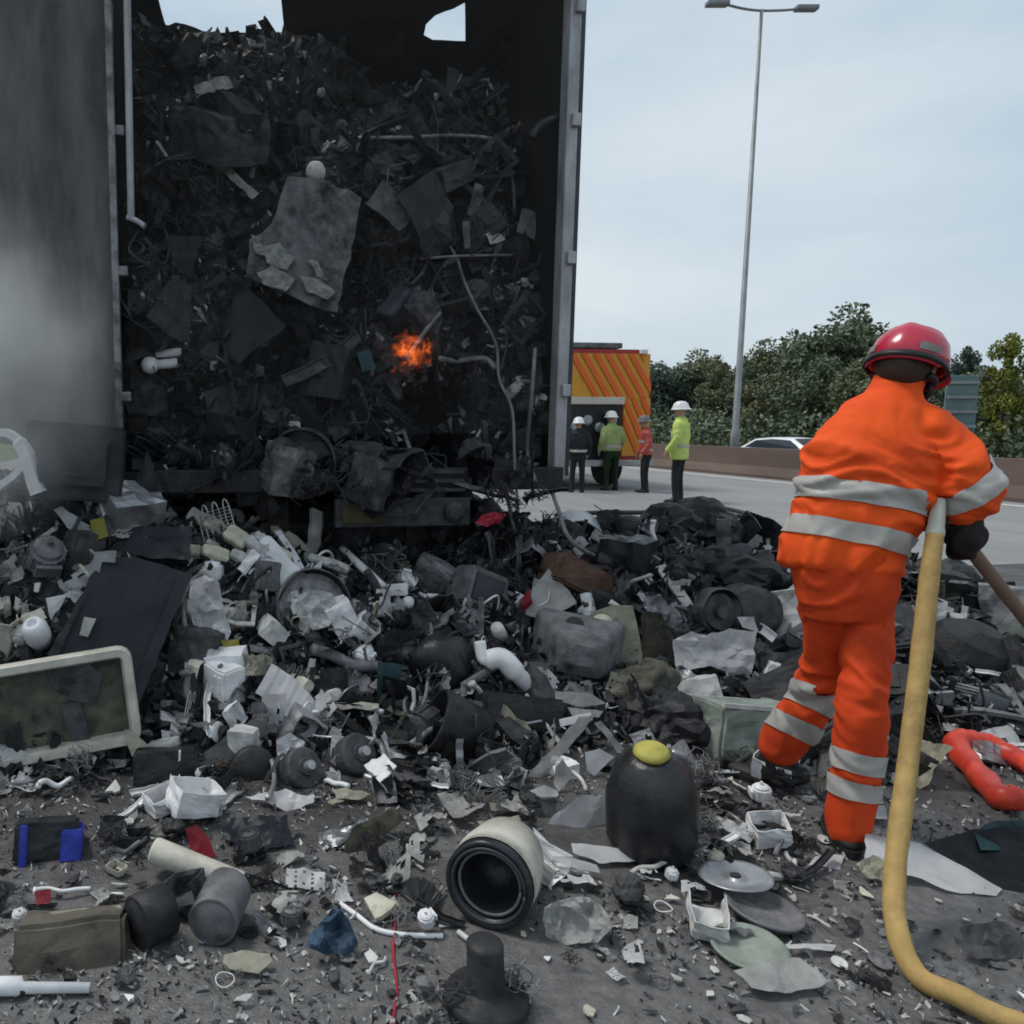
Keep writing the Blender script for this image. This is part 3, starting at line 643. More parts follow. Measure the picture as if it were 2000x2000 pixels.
def k_motor(v):
    bm = bmesh.new(); lathe(bm, [(0, -.55), (.05, -.55), (.05, -.4), (.2, -.38), (.28, -.33), (.3, -.25), (.36, -.25), (.36, .2), (.3, .2), (.29, .3), (.2, .36), (.06, .37), (.06, .5), (0, .5)], 20)
    for k in range(10):
        a = k * .628; box(bm, (0, 0, 0), (.05, .03, .42), T((.37 * math.cos(a), .37 * math.sin(a), -.02)) @ Matrix.Rotation(a, 4, 'Z'))
    box(bm, (0, -.4, 0), (.5, .08, .3)); tube(bm, squig(v, .6, .3, 5), .018, 5); return bm
def k_holed(v):
    bm = bmesh.new(); n, m = 15, 9; g = [[bm.verts.new((i / (n - 1) - .5, (j / (m - 1) - .5) * .6, .10 * noise.noise(Vector((i * .2, j * .2, v * 2.))) + (.18 * max(0, i - 9) / 5 if v % 2 else 0))) for j in range(m)] for i in range(n)]
    for i in range(n - 1):
        for j in range(m - 1):
            if not (i % 3 == 1 and j % 2 == 1 and (i * 7 + j * 3 + v) % 4): bm.faces.new((g[i][j], g[i + 1][j], g[i + 1][j + 1], g[i][j + 1]))
    bmesh.ops.solidify(bm, geom=list(bm.faces), thickness=.02); return bm
def k_coil(v):
    bm = bmesh.new(); pts = []
    for k in range(7): y = -.3 + .1 * k; pts += [(-.45, y, 0), (.45, y, 0)] if k % 2 == 0 else [(.45, y, 0), (-.45, y, 0)]
    P = [Vector(q) + Vector((0, .02 * noise.noise(Vector(q) * 3), .14 * noise.noise(Vector((q[0] * 1.5, q[1] * 2, v * 2.))))) for q in pts]; tube(bm, spline(P, 4), .014, 6)
    for k in range(16): x = -.42 + .056 * k; tube(bm, [(x, -.33, .13 * noise.noise(Vector((x * 1.5, -.66, v * 2.)))), (x, 0, .14 * noise.noise(Vector((x * 1.5, 0, v * 2.))) + .01), (x, .33, .13 * noise.noise(Vector((x * 1.5, .66, v * 2.))))], .006, 4)
    return bm
def k_shard(v):
    n = random.randint(4, 7); pts = sorted([R_(0, 6.28) for _ in range(n)]); out = [(.5 * math.cos(a) * R_(.6, 1), .42 * math.sin(a) * R_(.5, 1)) for a in pts]
    bm = bmesh.new(); vs = [bm.verts.new((x, y, .12 * noise.noise(Vector((x * 2, y * 2, v))))) for x, y in out]
    try: bm.faces.new(vs)
    except Exception: pass
    g = bmesh.ops.extrude_face_region(bm, geom=list(bm.faces)); bmesh.ops.translate(bm, vec=(0, 0, R_(.03, .12)), verts=[q for q in g['geom'] if isinstance(q, bmesh.types.BMVert)]); return bm
def k_bag(v):
    bm = bmesh.new(); bmesh.ops.create_icosphere(bm, subdivisions=4, radius=.5); bmesh.ops.scale(bm, vec=(1, .8, .6), verts=bm.verts); crumple(bm, .16, 2.2, v); crumple(bm, .07, 6, v + 4); return bm
def k_ring(v):
    bm = bmesh.new(); tube(bm, [(.46 * math.cos(a), .46 * math.sin(a) * R_(.9, .9), .05 * math.sin(2 * a + v)) for a in [k * 2 * math.pi / 28 for k in range(29)]], .035, 8); return bm
KINDS_ = dict(sheet=(k_sheet, 12), casing=(k_casing, 8), box=(k_box, 6), strut=(k_strut, 10), pipe=(k_pipe, 8), cable=(k_cable, 10), tangle=(k_tangle, 7), chunk=(k_chunk, 8), frame=(k_frame, 5), disc=(k_disc, 4), drum=(k_drum, 3), motor=(k_motor, 4), holed=(k_holed, 5), coil=(k_coil, 4), shard=(k_shard, 12), bag=(k_bag, 5), ring=(k_ring, 3))
LIB = {}
for kk, (fn, n) in KINDS_.items(): LIB[kk] = [bm_mesh(kk, fn(i + 1), kk in ('pipe', 'cable', 'tangle', 'disc', 'drum', 'bag', 'ring', 'coil')) for i in range(n)]
NAME = dict(sheet='metal_sheet', casing='broken_casing', box='appliance_box', strut='metal_strut', pipe='bent_pipe', cable='cable', tangle='wire_tangle', chunk='charred_lump', frame='rectangular_hoop', disc='metal_disc', drum='machine_drum', motor='electric_motor', holed='perforated_plate', coil='condenser_coil', shard='plastic_shard', bag='crumpled_bag', ring='metal_ring')
WORD = dict(sheet='crumpled metal sheet', casing='split casing', box='dented appliance', strut='bent metal strut', pipe='bent pipe', cable='loose cable', tangle='tangle of wires', chunk='burnt lump', frame='warped frame', disc='dished metal disc', drum='machine drum', motor='electric motor', holed='perforated plate', coil='fridge condenser coil', shard='broken shard', bag='crumpled plastic bundle', ring='metal ring')
CATS = dict(sheet='metal sheet', casing='casing', box='appliance', strut='strut', pipe='pipe', cable='cable', tangle='wires', chunk='burnt lump', frame='frame', disc='disc', drum='drum', motor='motor', holed='plate', coil='coil', shard='shard', bag='bundle', ring='ring')
TONE = dict(char='soot-black', char_gloss='shiny black', soot='dark sooty', burnt_steel='scorched grey', ash='ash-pale', white_plastic='off-white', white_dirty='dirty white', grey_plastic='grey', slate='dark slate', cream='cream', olive='olive', beige='beige', brown='brown', teal='teal', blue='blue', red='dull red', rust='rusty', metal='bare metal', cable='black', cable_pale='pale', green_grey='grey-green')
ORD = dict(heap='in the heap spilled behind the trailer', load='jammed in the burnt trailer load', ground='lying on the tarmac before the heap')
def scrap(kind, px, py, spx, m, where, lift=0., rot=None, var=None, sc=(1, 1, 1)):
    p = SURF[where](px, py); s = spx / F * depth(p)
    me = random.choice(LIB[kind]) if var is None else LIB[kind][var]
    if rot is None:
        R = Euler((R_(0, 6.28), R_(0, 6.28), R_(0, 6.28))).to_matrix().to_4x4()
        if where == 'ground': R = Euler((R_(-.3, .3), R_(-.3, .3), R_(0, 6.28))).to_matrix().to_4x4()
    else: R = rot
    tow = (CAMP - p).normalized(); p = p + tow * lift + (Vector((0, 0, s * .05)) if where == 'ground' else Vector())
    M = T(p) @ R @ Matrix.Diagonal((s * sc[0], s * sc[1], s * sc[2], 1))
    nm = NAME[kind]
    if kind == 'shard': nm = 'charred_shard' if m in ('char', 'char_gloss', 'soot') else 'metal_shard' if m in ('burnt_steel', 'metal', 'rust') else nm
    o = link_mesh(nm, me, m, None, M)
    if where == 'ground':       # rest on the tarmac
        zmin = min((M @ Vector(c)).z for c in o.bound_box); o.location.z -= zmin - .002
    if where == 'heap': zone = 'in the heap ' + ('under the open trailer door' if px < 420 else 'below the trailer light board' if px < 960 else 'beside the trailer rear post' if px < 1460 else 'around the orange-clad worker')
    elif where == 'load': zone = ('high' if py < 330 else 'midway up' if py < 620 else 'low') + ' in the burnt load' + (' by the open door' if px < 520 else ' at mid width' if px < 820 else ' by the rear post')
    else: zone = 'on the tarmac ' + ('before the fridge door frame' if px < 480 else 'before the black motors' if px < 850 else 'around the black drum and bin' if px < 1380 else 'around the fire hose')
    size = '' if kind in ('cable', 'tangle') else ('small ' if s < .13 else 'large ' if s > .32 else '')
    lab = f"{size}{TONE[m]} {WORD[kind]} {zone}"
    return tag(o, lab, CATS[kind], f"{lab} group")

# ------------------------------------------------------------------ heap and load bodies, fine rubble (uncountable)
def grid_obj(name, xs, ys, fz, m, label, cat):
    bm = bmesh.new(); g = [[bm.verts.new(fz(x, y)) for y in ys] for x in xs]
    for i in range(len(xs) - 1):
        for j in range(len(ys) - 1):
            vs = (g[i][j], g[i + 1][j], g[i + 1][j + 1], g[i][j + 1])
            if vs[0] and all(q.co.z > -.02 for q in vs): bm.faces.new(vs)
    for q in [q for q in bm.verts if not q.link_faces]: bm.verts.remove(q)
    tag(obj(name, bm, m), label, cat, kind='stuff')
def hz(x, y):
    h = H(x, y); return (x, y, h - .05 + .05 * noise.noise(Vector((x * 12, y * 12, 0))) if h > .01 else -.04)
grid_obj('debris_mound', np.arange(-3.4, 6.8, .06), np.arange(2.5, 6.6, .06), hz, 'soot', 'mass of fine burnt debris under the spilled scrap', 'debris')
def lz(x, z):
    if z > 100: return (x, 7.5, load_top(x) - .1)
    zz = min(z, load_top(x)); return (x, LF(x, zz) + .06 * noise.noise(Vector((x * 13, zz * 13, 4))), zz)
bm = bmesh.new(); xs = np.arange(XL + .01, XR, .055); zs = list(np.arange(ZB, 3.96, .055)) + [200]
g = [[bm.verts.new(lz(x, z)) for z in zs] for x in xs]
for i in range(len(xs) - 1):
    for j in range(len(zs) - 1): bm.faces.new((g[i][j], g[i + 1][j], g[i + 1][j + 1], g[i][j + 1]))
bmesh.ops.remove_doubles(bm, verts=bm.verts, dist=.002)
tag(obj('debris_load', bm, 'char'), 'packed mass of charred scrap filling the trailer', 'debris', kind='stuff')
def chips(name, pts, sizes, m, label, flat=.35):
    n = len(pts); P = np.array([tuple(p) for p in pts]); s = np.array(sizes)
    base = np.array([[x, y, z] for x in (-.5, .5) for y in (-.5, .5) for z in (-.5, .5)], float)
    V = np.repeat(base[None], n, 0) * np.stack([s * np.random.uniform(.6, 2.2, n), s * np.random.uniform(.15, .9, n), s * np.random.uniform(.04, flat, n)], 1)[:, None, :]
    V += np.random.normal(size=V.shape) * (s * .16)[:, None, None]
    A = np.random.normal(size=(n, 4)); A /= np.linalg.norm(A, axis=1)[:, None]; a, b, c, d = A.T
    Rm = np.stack([np.stack([1 - 2 * (c * c + d * d), 2 * (b * c - a * d), 2 * (b * d + a * c)], 1), np.stack([2 * (b * c + a * d), 1 - 2 * (b * b + d * d), 2 * (c * d - a * b)], 1), np.stack([2 * (b * d - a * c), 2 * (c * d + a * b), 1 - 2 * (b * b + c * c)], 1)], 1)
    V = np.einsum('nij,nkj->nki', Rm, V) + P[:, None, :]
    Fq = np.array([[0, 1, 3, 2], [4, 6, 7, 5], [0, 4, 5, 1], [2, 3, 7, 6], [0, 2, 6, 4], [1, 5, 7, 3]])
    faces = (np.arange(n)[:, None, None] * 8 + Fq[None]).reshape(-1, 4)
    me = bpy.data.meshes.new(name); me.from_pydata(V.reshape(-1, 3).tolist(), [], faces.tolist()); me.materials.append(None)
    tag(link_mesh(name, me, m), label, 'rubble', kind='stuff')
def heap_pts(n, x0=-2.2, x1=5.6):
    o = []
    while len(o) < n:
        x = R_(x0, x1); y = R_(2.6, 4.6); h = H(x, y)
        if h > .03: o.append((x, y, h + R_(-.02, .02)))
    return o
def load_pts(n):
    o = []
    for _ in range(n):
        x = R_(XL + .03, XR - .03); z = R_(ZB, load_top(x)); o.append((x, LF(x, z) + R_(-.03, .02), z))
    return o
def fl_pts(n, near=False):
    o = []
    while len(o) < n:
        px = R_(-60, 2060); py = 1430 + 620 * random.random() ** 1.5; p = on_z(px, py)
        if noise.noise(Vector((p.x * 2.1, p.y * 2.1, 0))) + .3 * (p.y - 2.0) > R_(-.35, .35) and p.y < 3.3: o.append((p.x, p.y, R_(.0, .008)))
    return o
chips('rubble', heap_pts(4600), [R_(.02, .085) for _ in range(4600)], 'char', 'fine black burnt fragments strewn through the spilled heap')
chips('rubble', heap_pts(1900), [R_(.015, .07) for _ in range(1900)], 'burnt_steel', 'fine scorched metal fragments strewn through the spilled heap')
chips('rubble', heap_pts(800), [R_(.010, .045) for _ in range(800)], 'ash', 'fine pale ash fragments strewn through the spilled heap')
chips('rubble', load_pts(2200), [R_(.015, .10) for _ in range(2200)], 'char', 'fine black fragments packed in the burnt load')
chips('rubble', load_pts(900), [R_(.012, .06) for _ in range(900)], 'burnt_steel', 'fine scorched metal fragments packed in the burnt load')
chips('rubble', load_pts(520), [R_(.010, .045) for _ in range(520)], 'ash', 'pale ash flecks lodged in the burnt load')
chips('rubble', fl_pts(1500), [R_(.003, .013) for _ in range(1500)], 'char', 'small black crumbs scattered over the tarmac', .3)
chips('rubble', fl_pts(2600), [R_(.003, .015) for _ in range(2600)], 'ash', 'small pale crumbs scattered over the tarmac', .3)
chips('rubble', fl_pts(2600), [R_(.004, .020) for _ in range(2600)], 'burnt_steel', 'small grey crumbs scattered over the tarmac', .3)

# ------------------------------------------------------------------ scrap that can be told apart in the photograph
HERO = []
SURF['air'] = lambda px, py: at_depth(px, py, 4.05)
def reg(px, py, w_, h_): HERO.append((px - w_ / 2, py - h_ / 2, px + w_ / 2, py + h_ / 2))
def panel(name, label, cat, pts, m, where='heap', thick=.025, yaw=0, pitch=-25, roll=0, lift=.07, cr=.014, step=None, fr=5., on=None):
    cx = sum(p[0] for p in pts) / len(pts); cy = sum(p[1] for p in pts) / len(pts)
    a = SURF[where](cx, cy); a = a + (CAMP - a).normalized() * lift; M = frame(a, roll, yaw, pitch)
    if on is not None:
        z0 = on.matrix_basis.to_3x3() @ Vector((0, 0, 1)); b0 = on.matrix_basis.translation + z0 * .028; v0 = rdir(cx, cy); a = CAMP + v0 * ((b0 - CAMP).dot(z0) / v0.dot(z0)); M = T(a) @ on.matrix_basis.to_3x3().to_4x4()
    Mi = M.inverted(); nz = M.to_3x3() @ Vector((0, 0, 1)); loc = []
    for q in pts:
        v = rdir(*q); t = (a - CAMP).dot(nz) / v.dot(nz); l = Mi @ (CAMP + v * t); loc.append((l.x, l.y))
    ext = max(max(abs(x), abs(y)) for x, y in loc); ov, fs = poly_sheet(loc, step or ext / 7)
    ja = ext * .05; bm = bmesh.new(); bv = [bm.verts.new((v.x + ja * noise.noise(Vector((v.x * 22, v.y * 22, cx))), v.y + ja * noise.noise(Vector((v.x * 22, v.y * 22, cy + 7))), cr * 2 * noise.noise(Vector((v.x * fr, v.y * fr, cx))) + cr * (1 - 2 * abs(noise.noise(Vector((v.x * fr * 2, v.y * fr * 2, cy))))))) for v in ov]
    for f in fs:
        try: bm.faces.new([bv[i] for i in f])
        except Exception: pass
    for q in [q for q in bm.verts if not q.link_faces]: bm.verts.remove(q)
    bmesh.ops.solidify(bm, geom=list(bm.faces), thickness=thick)
    xs = [p[0] for p in pts]; ys = [p[1] for p in pts]; reg((min(xs) + max(xs)) / 2, (min(ys) + max(ys)) / 2, max(xs) - min(xs), max(ys) - min(ys))
    o = obj(name, bm, m, None, M); return tag(o, label, cat)
def spot(px, py, where, lift=0.):
    p = SURF[where](px, py); return p + (CAMP - p).normalized() * lift, depth(p) / F
def hmesh(name, label, cat, px, py, bmfn, m, where='heap', roll=0, yaw=0, pitch=0, lift=.05, size=None, smooth=False):
    """bmfn(s) builds local geometry with s = metres per photo pixel"""
    p, s = spot(px, py, where, lift); bm = bmfn(s); o = obj(name, bm, m, None, frame(p, roll, yaw, pitch), smooth)
    if size: reg(px, py, *size)
    return tag(o, label, cat), s
def sub(o, name, bm, m, smooth=False): return obj(name, bm, m, o, smooth=smooth)
def nb(f):
    bm = bmesh.new(); f(bm); return bm
def dbox(w_, h_, d, dent=.02, seed=1, bev=.012, cuts=4):
    bm = bmesh.new(); box(bm, (0, 0, 0), (w_, h_, d)); bmesh.ops.bevel(bm, geom=list(bm.edges), offset=bev, segments=2, affect='EDGES')
    bmesh.ops.subdivide_edges(bm, edges=[e for e in bm.edges if e.calc_length() > bev * 4], cuts=cuts, use_grid_fill=True); crumple(bm, dent, 6, seed); return bm
def lth(prof, k=1., seg=24, wob=.04, seed=0): bm = bmesh.new(); lathe(bm, [(a * k, b * k) for a, b in prof], seg, wob, seed); return bm
def path(pts, where, lifts=0.):
    o = []
    for i, q in enumerate(pts):
        l = lifts[i] if isinstance(lifts, (list, tuple)) else lifts; p = SURF[where](q[0], q[1]); o.append(p + (CAMP - p).normalized() * l)
    return o
def htube(name, label, cat, pts, r, m, where='heap', lifts=.05, seg=8, smooth=True):
    P = path(pts, where, lifts); bm = bmesh.new(); tube(bm, spline(P, 6), r, seg); return tag(obj(name, bm, m, smooth=smooth), label, cat)

# --- inside the burnt trailer
o = panel('tilted_steel_sheet', 'large tilted grey steel appliance panel, ash-whitened along its lower edge, in the burnt load', 'panel', [(560, 345), (640, 352), (705, 385), (698, 440), (657, 614), (560, 575), (478, 540), (490, 470), (530, 440)], 'burnt_steel', 'load', .05, 8, -14, 0, .22, .012)
for pts in ([(490, 460), (512, 478), (520, 500), (500, 495)], [(516, 480), (545, 475), (575, 505), (560, 530), (520, 515)], [(500, 535), (530, 520), (575, 548), (560, 570), (515, 555)], [(585, 540), (625, 545), (655, 572), (640, 585), (600, 570)], [(600, 510), (620, 515), (640, 545), (620, 540)]):
    panel('ash_crust', 'white ash crust flaking off the large tilted appliance panel', 'ash crust', pts, 'ash', 'load', .012, 8, -14, 0, .275, .012, fr=14, on=o)['group'] = 'ash crusts on the appliance panel'
panel('steel_sheet', 'dark angular steel sheet wedged beneath the ash-whitened panel', 'metal sheet', [(378, 560), (440, 520), (480, 555), (560, 640), (500, 682), (468, 708), (440, 690)], 'slate', 'load', .03, -10, -20, 0, .18, .008)
panel('steel_sheet', 'small folded grey sheet beside the dark angular sheet in the load', 'metal sheet', [(470, 580), (520, 595), (555, 640), (492, 685)], 'soot', 'load', .02, 14, -10, 0, .22, .008)
panel('steel_sheet', 'upright dull grey sheet at the open-door side of the load', 'metal sheet', [(285, 620), (330, 546), (372, 556), (372, 660), (350, 670)], 'soot', 'load', .02, 22, -12, 0, .18, .008)
panel('steel_sheet', 'wedge-shaped grey flap pointing down above the upright dull sheet', 'metal sheet', [(325, 458), (395, 462), (372, 545), (340, 520)], 'soot', 'load', .02, 10, 6, 0, .16, .006)
panel('steel_sheet', 'grey curved guard standing low in the load by the bed', 'metal sheet', [(468, 880), (500, 850), (522, 890), (500, 985), (465, 990), (455, 930)], 'soot', 'load', .02, 10, 4, 0, .2, .012)
def dumb(s):
    bm = bmesh.new(); bmesh.ops.create_uvsphere(bm, u_segments=14, v_segments=8, radius=17 * s, matrix=T((-24 * s, 0, 0))); tube(bm, [(-20 * s, 0, 0), (28 * s, 2 * s, 0)], 9 * s, 10); tube(bm, [(-12 * s, 20 * s, -.02), (35 * s, 22 * s, -.02)], [7 * s, 9 * s], 8); return bm
hmesh('valve', 'bright white valve-shaped fitting shining in the dark load', 'valve', 318, 712, dumb, 'white_plastic', 'load', 3, lift=.16, size=(80, 60), smooth=True)
panel('steel_strip', 'pale scorched strip jutting out high in the load', 'strip', [(378, 166), (448, 152), (455, 170), (386, 190)], 'ash', 'load', .04, 0, -30, 0, .2, .01, fr=14)
panel('steel_strip', 'pale jagged strip below the topmost pale strip in the load', 'strip', [(436, 246), (488, 232), (505, 244), (490, 258), (445, 258)], 'ash', 'load', .04, 0, -20, 0, .15, .012, fr=14)
hmesh('charred_dome', 'pale rounded knob above the tilted appliance panel', 'knob', 618, 336, lambda s: lth([(0, 14), (12, 12), (19, 4), (20, -6), (10, -14), (0, -15)], s, 16), 'ash', 'load', 20, 30, 20, .14, (45, 40), True)
hmesh('charred_dome', 'small pale cap low beside the pale jagged strip', 'knob', 590, 258, lambda s: lth([(0, 10), (9, 9), (14, 2), (14, -8), (0, -10)], s, 14), 'burnt_steel', 'load', 0, 20, 10, .12, (30, 30), True)
panel('torn_bracket', 'pale torn bracket with a long leg reaching down to the tilted panel', 'bracket', [(400, 297), (440, 300), (475, 318), (440, 322), (505, 378), (495, 390), (430, 335), (415, 330)], 'ash', 'load', .02, 0, -8, 0, .2, .012, fr=14)
panel('plastic_square', 'pale square tile standing near the trailer rear post', 'tile', [(1020, 406), (1053, 415), (1044, 468), (1008, 452)], 'green_grey', 'load', .02, -10, -8, 0, .2, .004)
for nm, lab, pts in (('steel_splinter', 'pale pointed blade hanging above the narrow upright blade', [(928, 358), (946, 366), (930, 432), (912, 418)]), ('steel_splinter', 'narrow pale upright blade in the middle of the load', [(902, 432), (916, 432), (920, 482), (908, 486)]), ('steel_splinter', 'long pale blade leaning beside the pale square tile', [(995, 434), (985, 470), (968, 505), (958, 540), (966, 470)])):
    panel(nm, lab, 'blade', pts, 'burnt_steel', 'load', .02, 6, 0, 0, .18, .006)
for i, (pts, r, lab) in enumerate([([(838, 375), (845, 430), (890, 500), (905, 545), (930, 600), (968, 670), (975, 740), (1000, 800), (1005, 900), (1012, 1000), (1018, 1090)], .009, 'long thin cable snaking down the whole load past the bed'), ([(700, 270), (800, 268), (900, 265), (975, 280), (1000, 350), (1005, 420)], .012, 'sagging cable arching over the upper load'), ([(820, 505), (900, 500), (1000, 498)], .008, 'straight thin wire stretched across the middle load'), ([(1045, 680), (1038, 780), (1030, 880), (1045, 940)], .012, 'cable dangling beside the trailer rear post'), ([(860, 700), (890, 705), (945, 700), (968, 720)], .016, 'bent rod curving over the dark hollow in the load'), ([(790, 700), (800, 690), (835, 640), (860, 610)], .012, 'twin wires curling up beside the flame'), ([(985, 950), (1000, 1010), (1010, 1060), (1015, 1110)], .012, 'frayed cable hanging below the trailer bed')]):
    htube('cable', lab, 'cable', pts, r, 'cable_pale' if i != 1 else 'burnt_steel', 'load' if pts[-1][1] < 1000 else 'load', .17)
hmesh('fan_housing', 'dark round fan housing low in the load above the bed', 'fan housing', 590, 905, lambda s: lth([(62, 12), (66, 4), (66, -14), (58, -20), (54, -6), (44, -12), (16, -14), (14, 4), (0, 6)], s, 28), 'soot', 'load', 0, -8, 0, .22, (110, 110), True)
def bracket(s):
    bm = bmesh.new(); box(bm, (-50 * s, 10 * s, 0), (12 * s, 44 * s, .03)); box(bm, (0, -12 * s, 0), (100 * s, 10 * s, .05)); bmesh.ops.subdivide_edges(bm, edges=list(bm.edges), cuts=2); crumple(bm, .012, 8, 3); return bm
hmesh('angle_bracket', 'grey angle bracket lying on the trailer sill', 'bracket', 830, 910, bracket, 'burnt_steel', 'load', 0, 0, 0, .22, (100, 40))
hmesh('torn_guard', 'dark torn plastic guard drooping beside the trailer rear post', 'guard', 1080, 245, lambda s: nb(lambda b: (tube(b, spline([(-38 * s, -22 * s, 0), (-20 * s, 0, .02), (12 * s, 8 * s, .03), (30 * s, -8 * s, .02), (34 * s, -30 * s, 0)], 6), [9 * s] * 24 + [6 * s], 8),)), 'char_gloss', 'load', 0, 0, 0, .45, (60, 60), True)
panel('torn_guard', 'scrap of dark red plastic stuck above the drooping guard', 'guard', [(1070, 232), (1095, 205), (1100, 236), (1085, 246)], 'red', 'load', .015, 0, -10, 0, .42, .01)
panel('green_scrap', 'melted green plastic scrap beside the flame', 'scrap', [(697, 690), (722, 682), (735, 722), (708, 728)], 'teal', 'load', .02, 0, -10, 0, .15, .01)
# flame: glowing gas, no surface
mf = bpy.data.materials.new('flame'); mf.use_nodes = True; t_ = mf.node_tree; t_.nodes.clear(); N = t_.nodes.new; K = t_.links.new
o_ = N('ShaderNodeOutputMaterial'); pv = N('ShaderNodeVolumePrincipled'); pv.inputs['Density'].default_value = .4; pv.inputs['Color'].default_value = (.1, .05, .02, 1)
c_ = N('ShaderNodeTexCoord'); ln = N('ShaderNodeVectorMath'); ln.operation = 'LENGTH'; mr = N('ShaderNodeMapRange'); mr.inputs[1].default_value = 1.; mr.inputs[2].default_value = .1; g_ = N('ShaderNodeTexNoise'); g_.inputs['Scale'].default_value = 2.6; g_.inputs['Detail'].default_value = 5; g_.inputs['Distortion'].default_value = 1.4
r1 = N('ShaderNodeMapRange'); r1.inputs[1].default_value = .47; r1.inputs[2].default_value = .66; mu = N('ShaderNodeMath'); mu.operation = 'MULTIPLY'; m2 = N('ShaderNodeMath'); m2.operation = 'MULTIPLY'; m2.inputs[1].default_value = 30.; r_ = N('ShaderNodeValToRGB')
r_.color_ramp.elements[0].color = (1, .10, .008, 1); r_.color_ramp.elements[1].color = (1, .30, .045, 1)
K(c_.outputs['Object'], ln.inputs[0]); K(ln.outputs['Value'], mr.inputs[0]); K(c_.outputs['Object'], g_.inputs['Vector']); K(g_.outputs['Fac'], r1.inputs[0]); mu.operation = 'MULTIPLY_ADD'; mu.inputs[1].default_value = 3.4; sb = N('ShaderNodeMath'); sb.operation = 'SUBTRACT'; sb.inputs[1].default_value = 2.38; K(mr.outputs[0], sb.inputs[0]); K(g_.outputs['Fac'], mu.inputs[0]); K(sb.outputs[0], mu.inputs[2]); cl = N('ShaderNodeClamp'); K(mu.outputs[0], cl.inputs[0]); K(cl.outputs[0], m2.inputs[0]); K(m2.outputs[0], pv.inputs['Emission Strength']); K(mu.outputs[0], r_.inputs[0]); K(r_.outputs[0], pv.inputs['Emission Color']); K(pv.outputs[0], o_.inputs['Volume']); MATS['flame'] = mf
p_, s_ = spot(802, 688, 'load', .20); bm = bmesh.new(); bmesh.ops.create_icosphere(bm, subdivisions=3, radius=1)
fl = link_mesh('flame', bm_mesh('flame', bm), 'flame', None, frame(p_, 12) @ Matrix.Diagonal((56 * s_, 52 * s_, 34 * s_, 1))); tag(fl, 'small orange flame still burning inside the charred load', 'flame'); reg(800, 690, 150, 150)

# --- on the heap, open-door side
def bentframe(s):
    bm = bmesh.new(); tube(bm, spline([(-60 * s, 48 * s, 0), (-20 * s, 50 * s, 0), (12 * s, 20 * s, .02), (30 * s, -40 * s, .04), (36 * s, -58 * s, .04)], 6), [10 * s] * 10 + [15 * s] * 14 + [17 * s], 4); tube(bm, [(14 * s, -5 * s, .02), (-10 * s, -28 * s, .02), (-50 * s, -55 * s, 0)], 9 * s, 4); return bm
hmesh('door_bracket', 'white bent Y-shaped plastic bracket propped under the open trailer door', 'bracket', 40, 900, bentframe, 'white_plastic', 'air', 0, 0, 0, .25, (90, 110))
o, s = hmesh('charred_cabinet', 'big soot-black cabinet lying below the open trailer door', 'cabinet', 150, 905, lambda s: dbox(175 * s, 140 * s, .40, .02, 3), 'char', 'air', -6, 12, -6, .0, (170, 120))
sub(o, 'cabinet_door', dbox(120 * s, 85 * s, .03, .01, 4, .006), 'char_gloss').matrix_local = T((0, 0, .235))
hmesh('burnt_flap', 'grey triangular flap leaning against the soot-black cabinet', 'flap', 285, 925, lambda s: nb(lambda b: (b.faces.new([b.verts.new(v) for v in ((-30 * s, -35 * s, 0), (35 * s, -35 * s, .02), (0, 42 * s, -.05))]), bmesh.ops.solidify(b, geom=list(b.faces), thickness=.02))), 'soot', 'air', 0, 0, 0, .02, (70, 80))
def bottle(s): return lth([(0, 14), (14, 13), (16, 0), (15, -34), (10, -42), (0, -42)], s, 14)
panel('plastic_strip', 'long white plastic strip slanting across the heap under the door', 'strip', [(108, 1000), (122, 994), (185, 1035), (150, 1052)], 'white_plastic', 'heap', .03, 0, -40, 0, .12)
panel('foam_scrap', 'small yellow scrap at the end of the long white strip', 'scrap', [(178, 1018), (205, 1016), (212, 1048), (182, 1060)], 'yellow', 'heap', .03, 0, -35, 0, .12, .02)
def kmot(s):
    bm = k_motor(2); bmesh.ops.scale(bm, vec=(95 * s,) * 3, verts=bm.verts); return bm
o, s = hmesh('motor_drum', 'grey finned electric motor beneath the white bent bracket', 'motor', 90, 1085, kmot, 'grey_plastic', 'heap', -8, 30, -50, .08, (80, 90))
o, s = hmesh('white_pot', 'white plastic pot with a grey hole, standing beside the slate panel', 'pot', 72, 1236, lambda s: lth([(0, -32), (20, -32), (25, -10), (24, 16), (17, 28), (10, 30), (9, 22), (0, 20)], s, 20), 'white_plastic', 'heap', 6, 0, -55, .1, (60, 70), True)
panel('plastic_shell', 'white torn shell fragment just above the white pot', 'shell', [(92, 1170), (135, 1160), (118, 1190), (100, 1212)], 'white_plastic', 'heap', .02, 0, -30, 0, .12)
sl_ = panel('slate_panel', 'large dark slate appliance door with a raised rim leaning on the heap', 'appliance door', [(205, 1085), (290, 1092), (372, 1118), (330, 1230), (262, 1372), (180, 1330), (98, 1275), (150, 1180)], 'slate', 'heap', .05, 10, -38, 0, .16, .004)
for pts, m in (([(352, 1120), (378, 1118), (268, 1378), (250, 1362)], 'slate'), ([(150, 1178), (172, 1150), (110, 1290), (94, 1278)], 'soot')):
    q = panel('rim', '', '', pts, m, 'heap', .03, 10, -38, 0, .20, .002, on=sl_); ml_ = sl_.matrix_basis.inverted() @ q.matrix_basis; q.parent = sl_; q.matrix_basis = ml_
    for kx in ('label', 'category'):
        if kx in q: del q[kx]
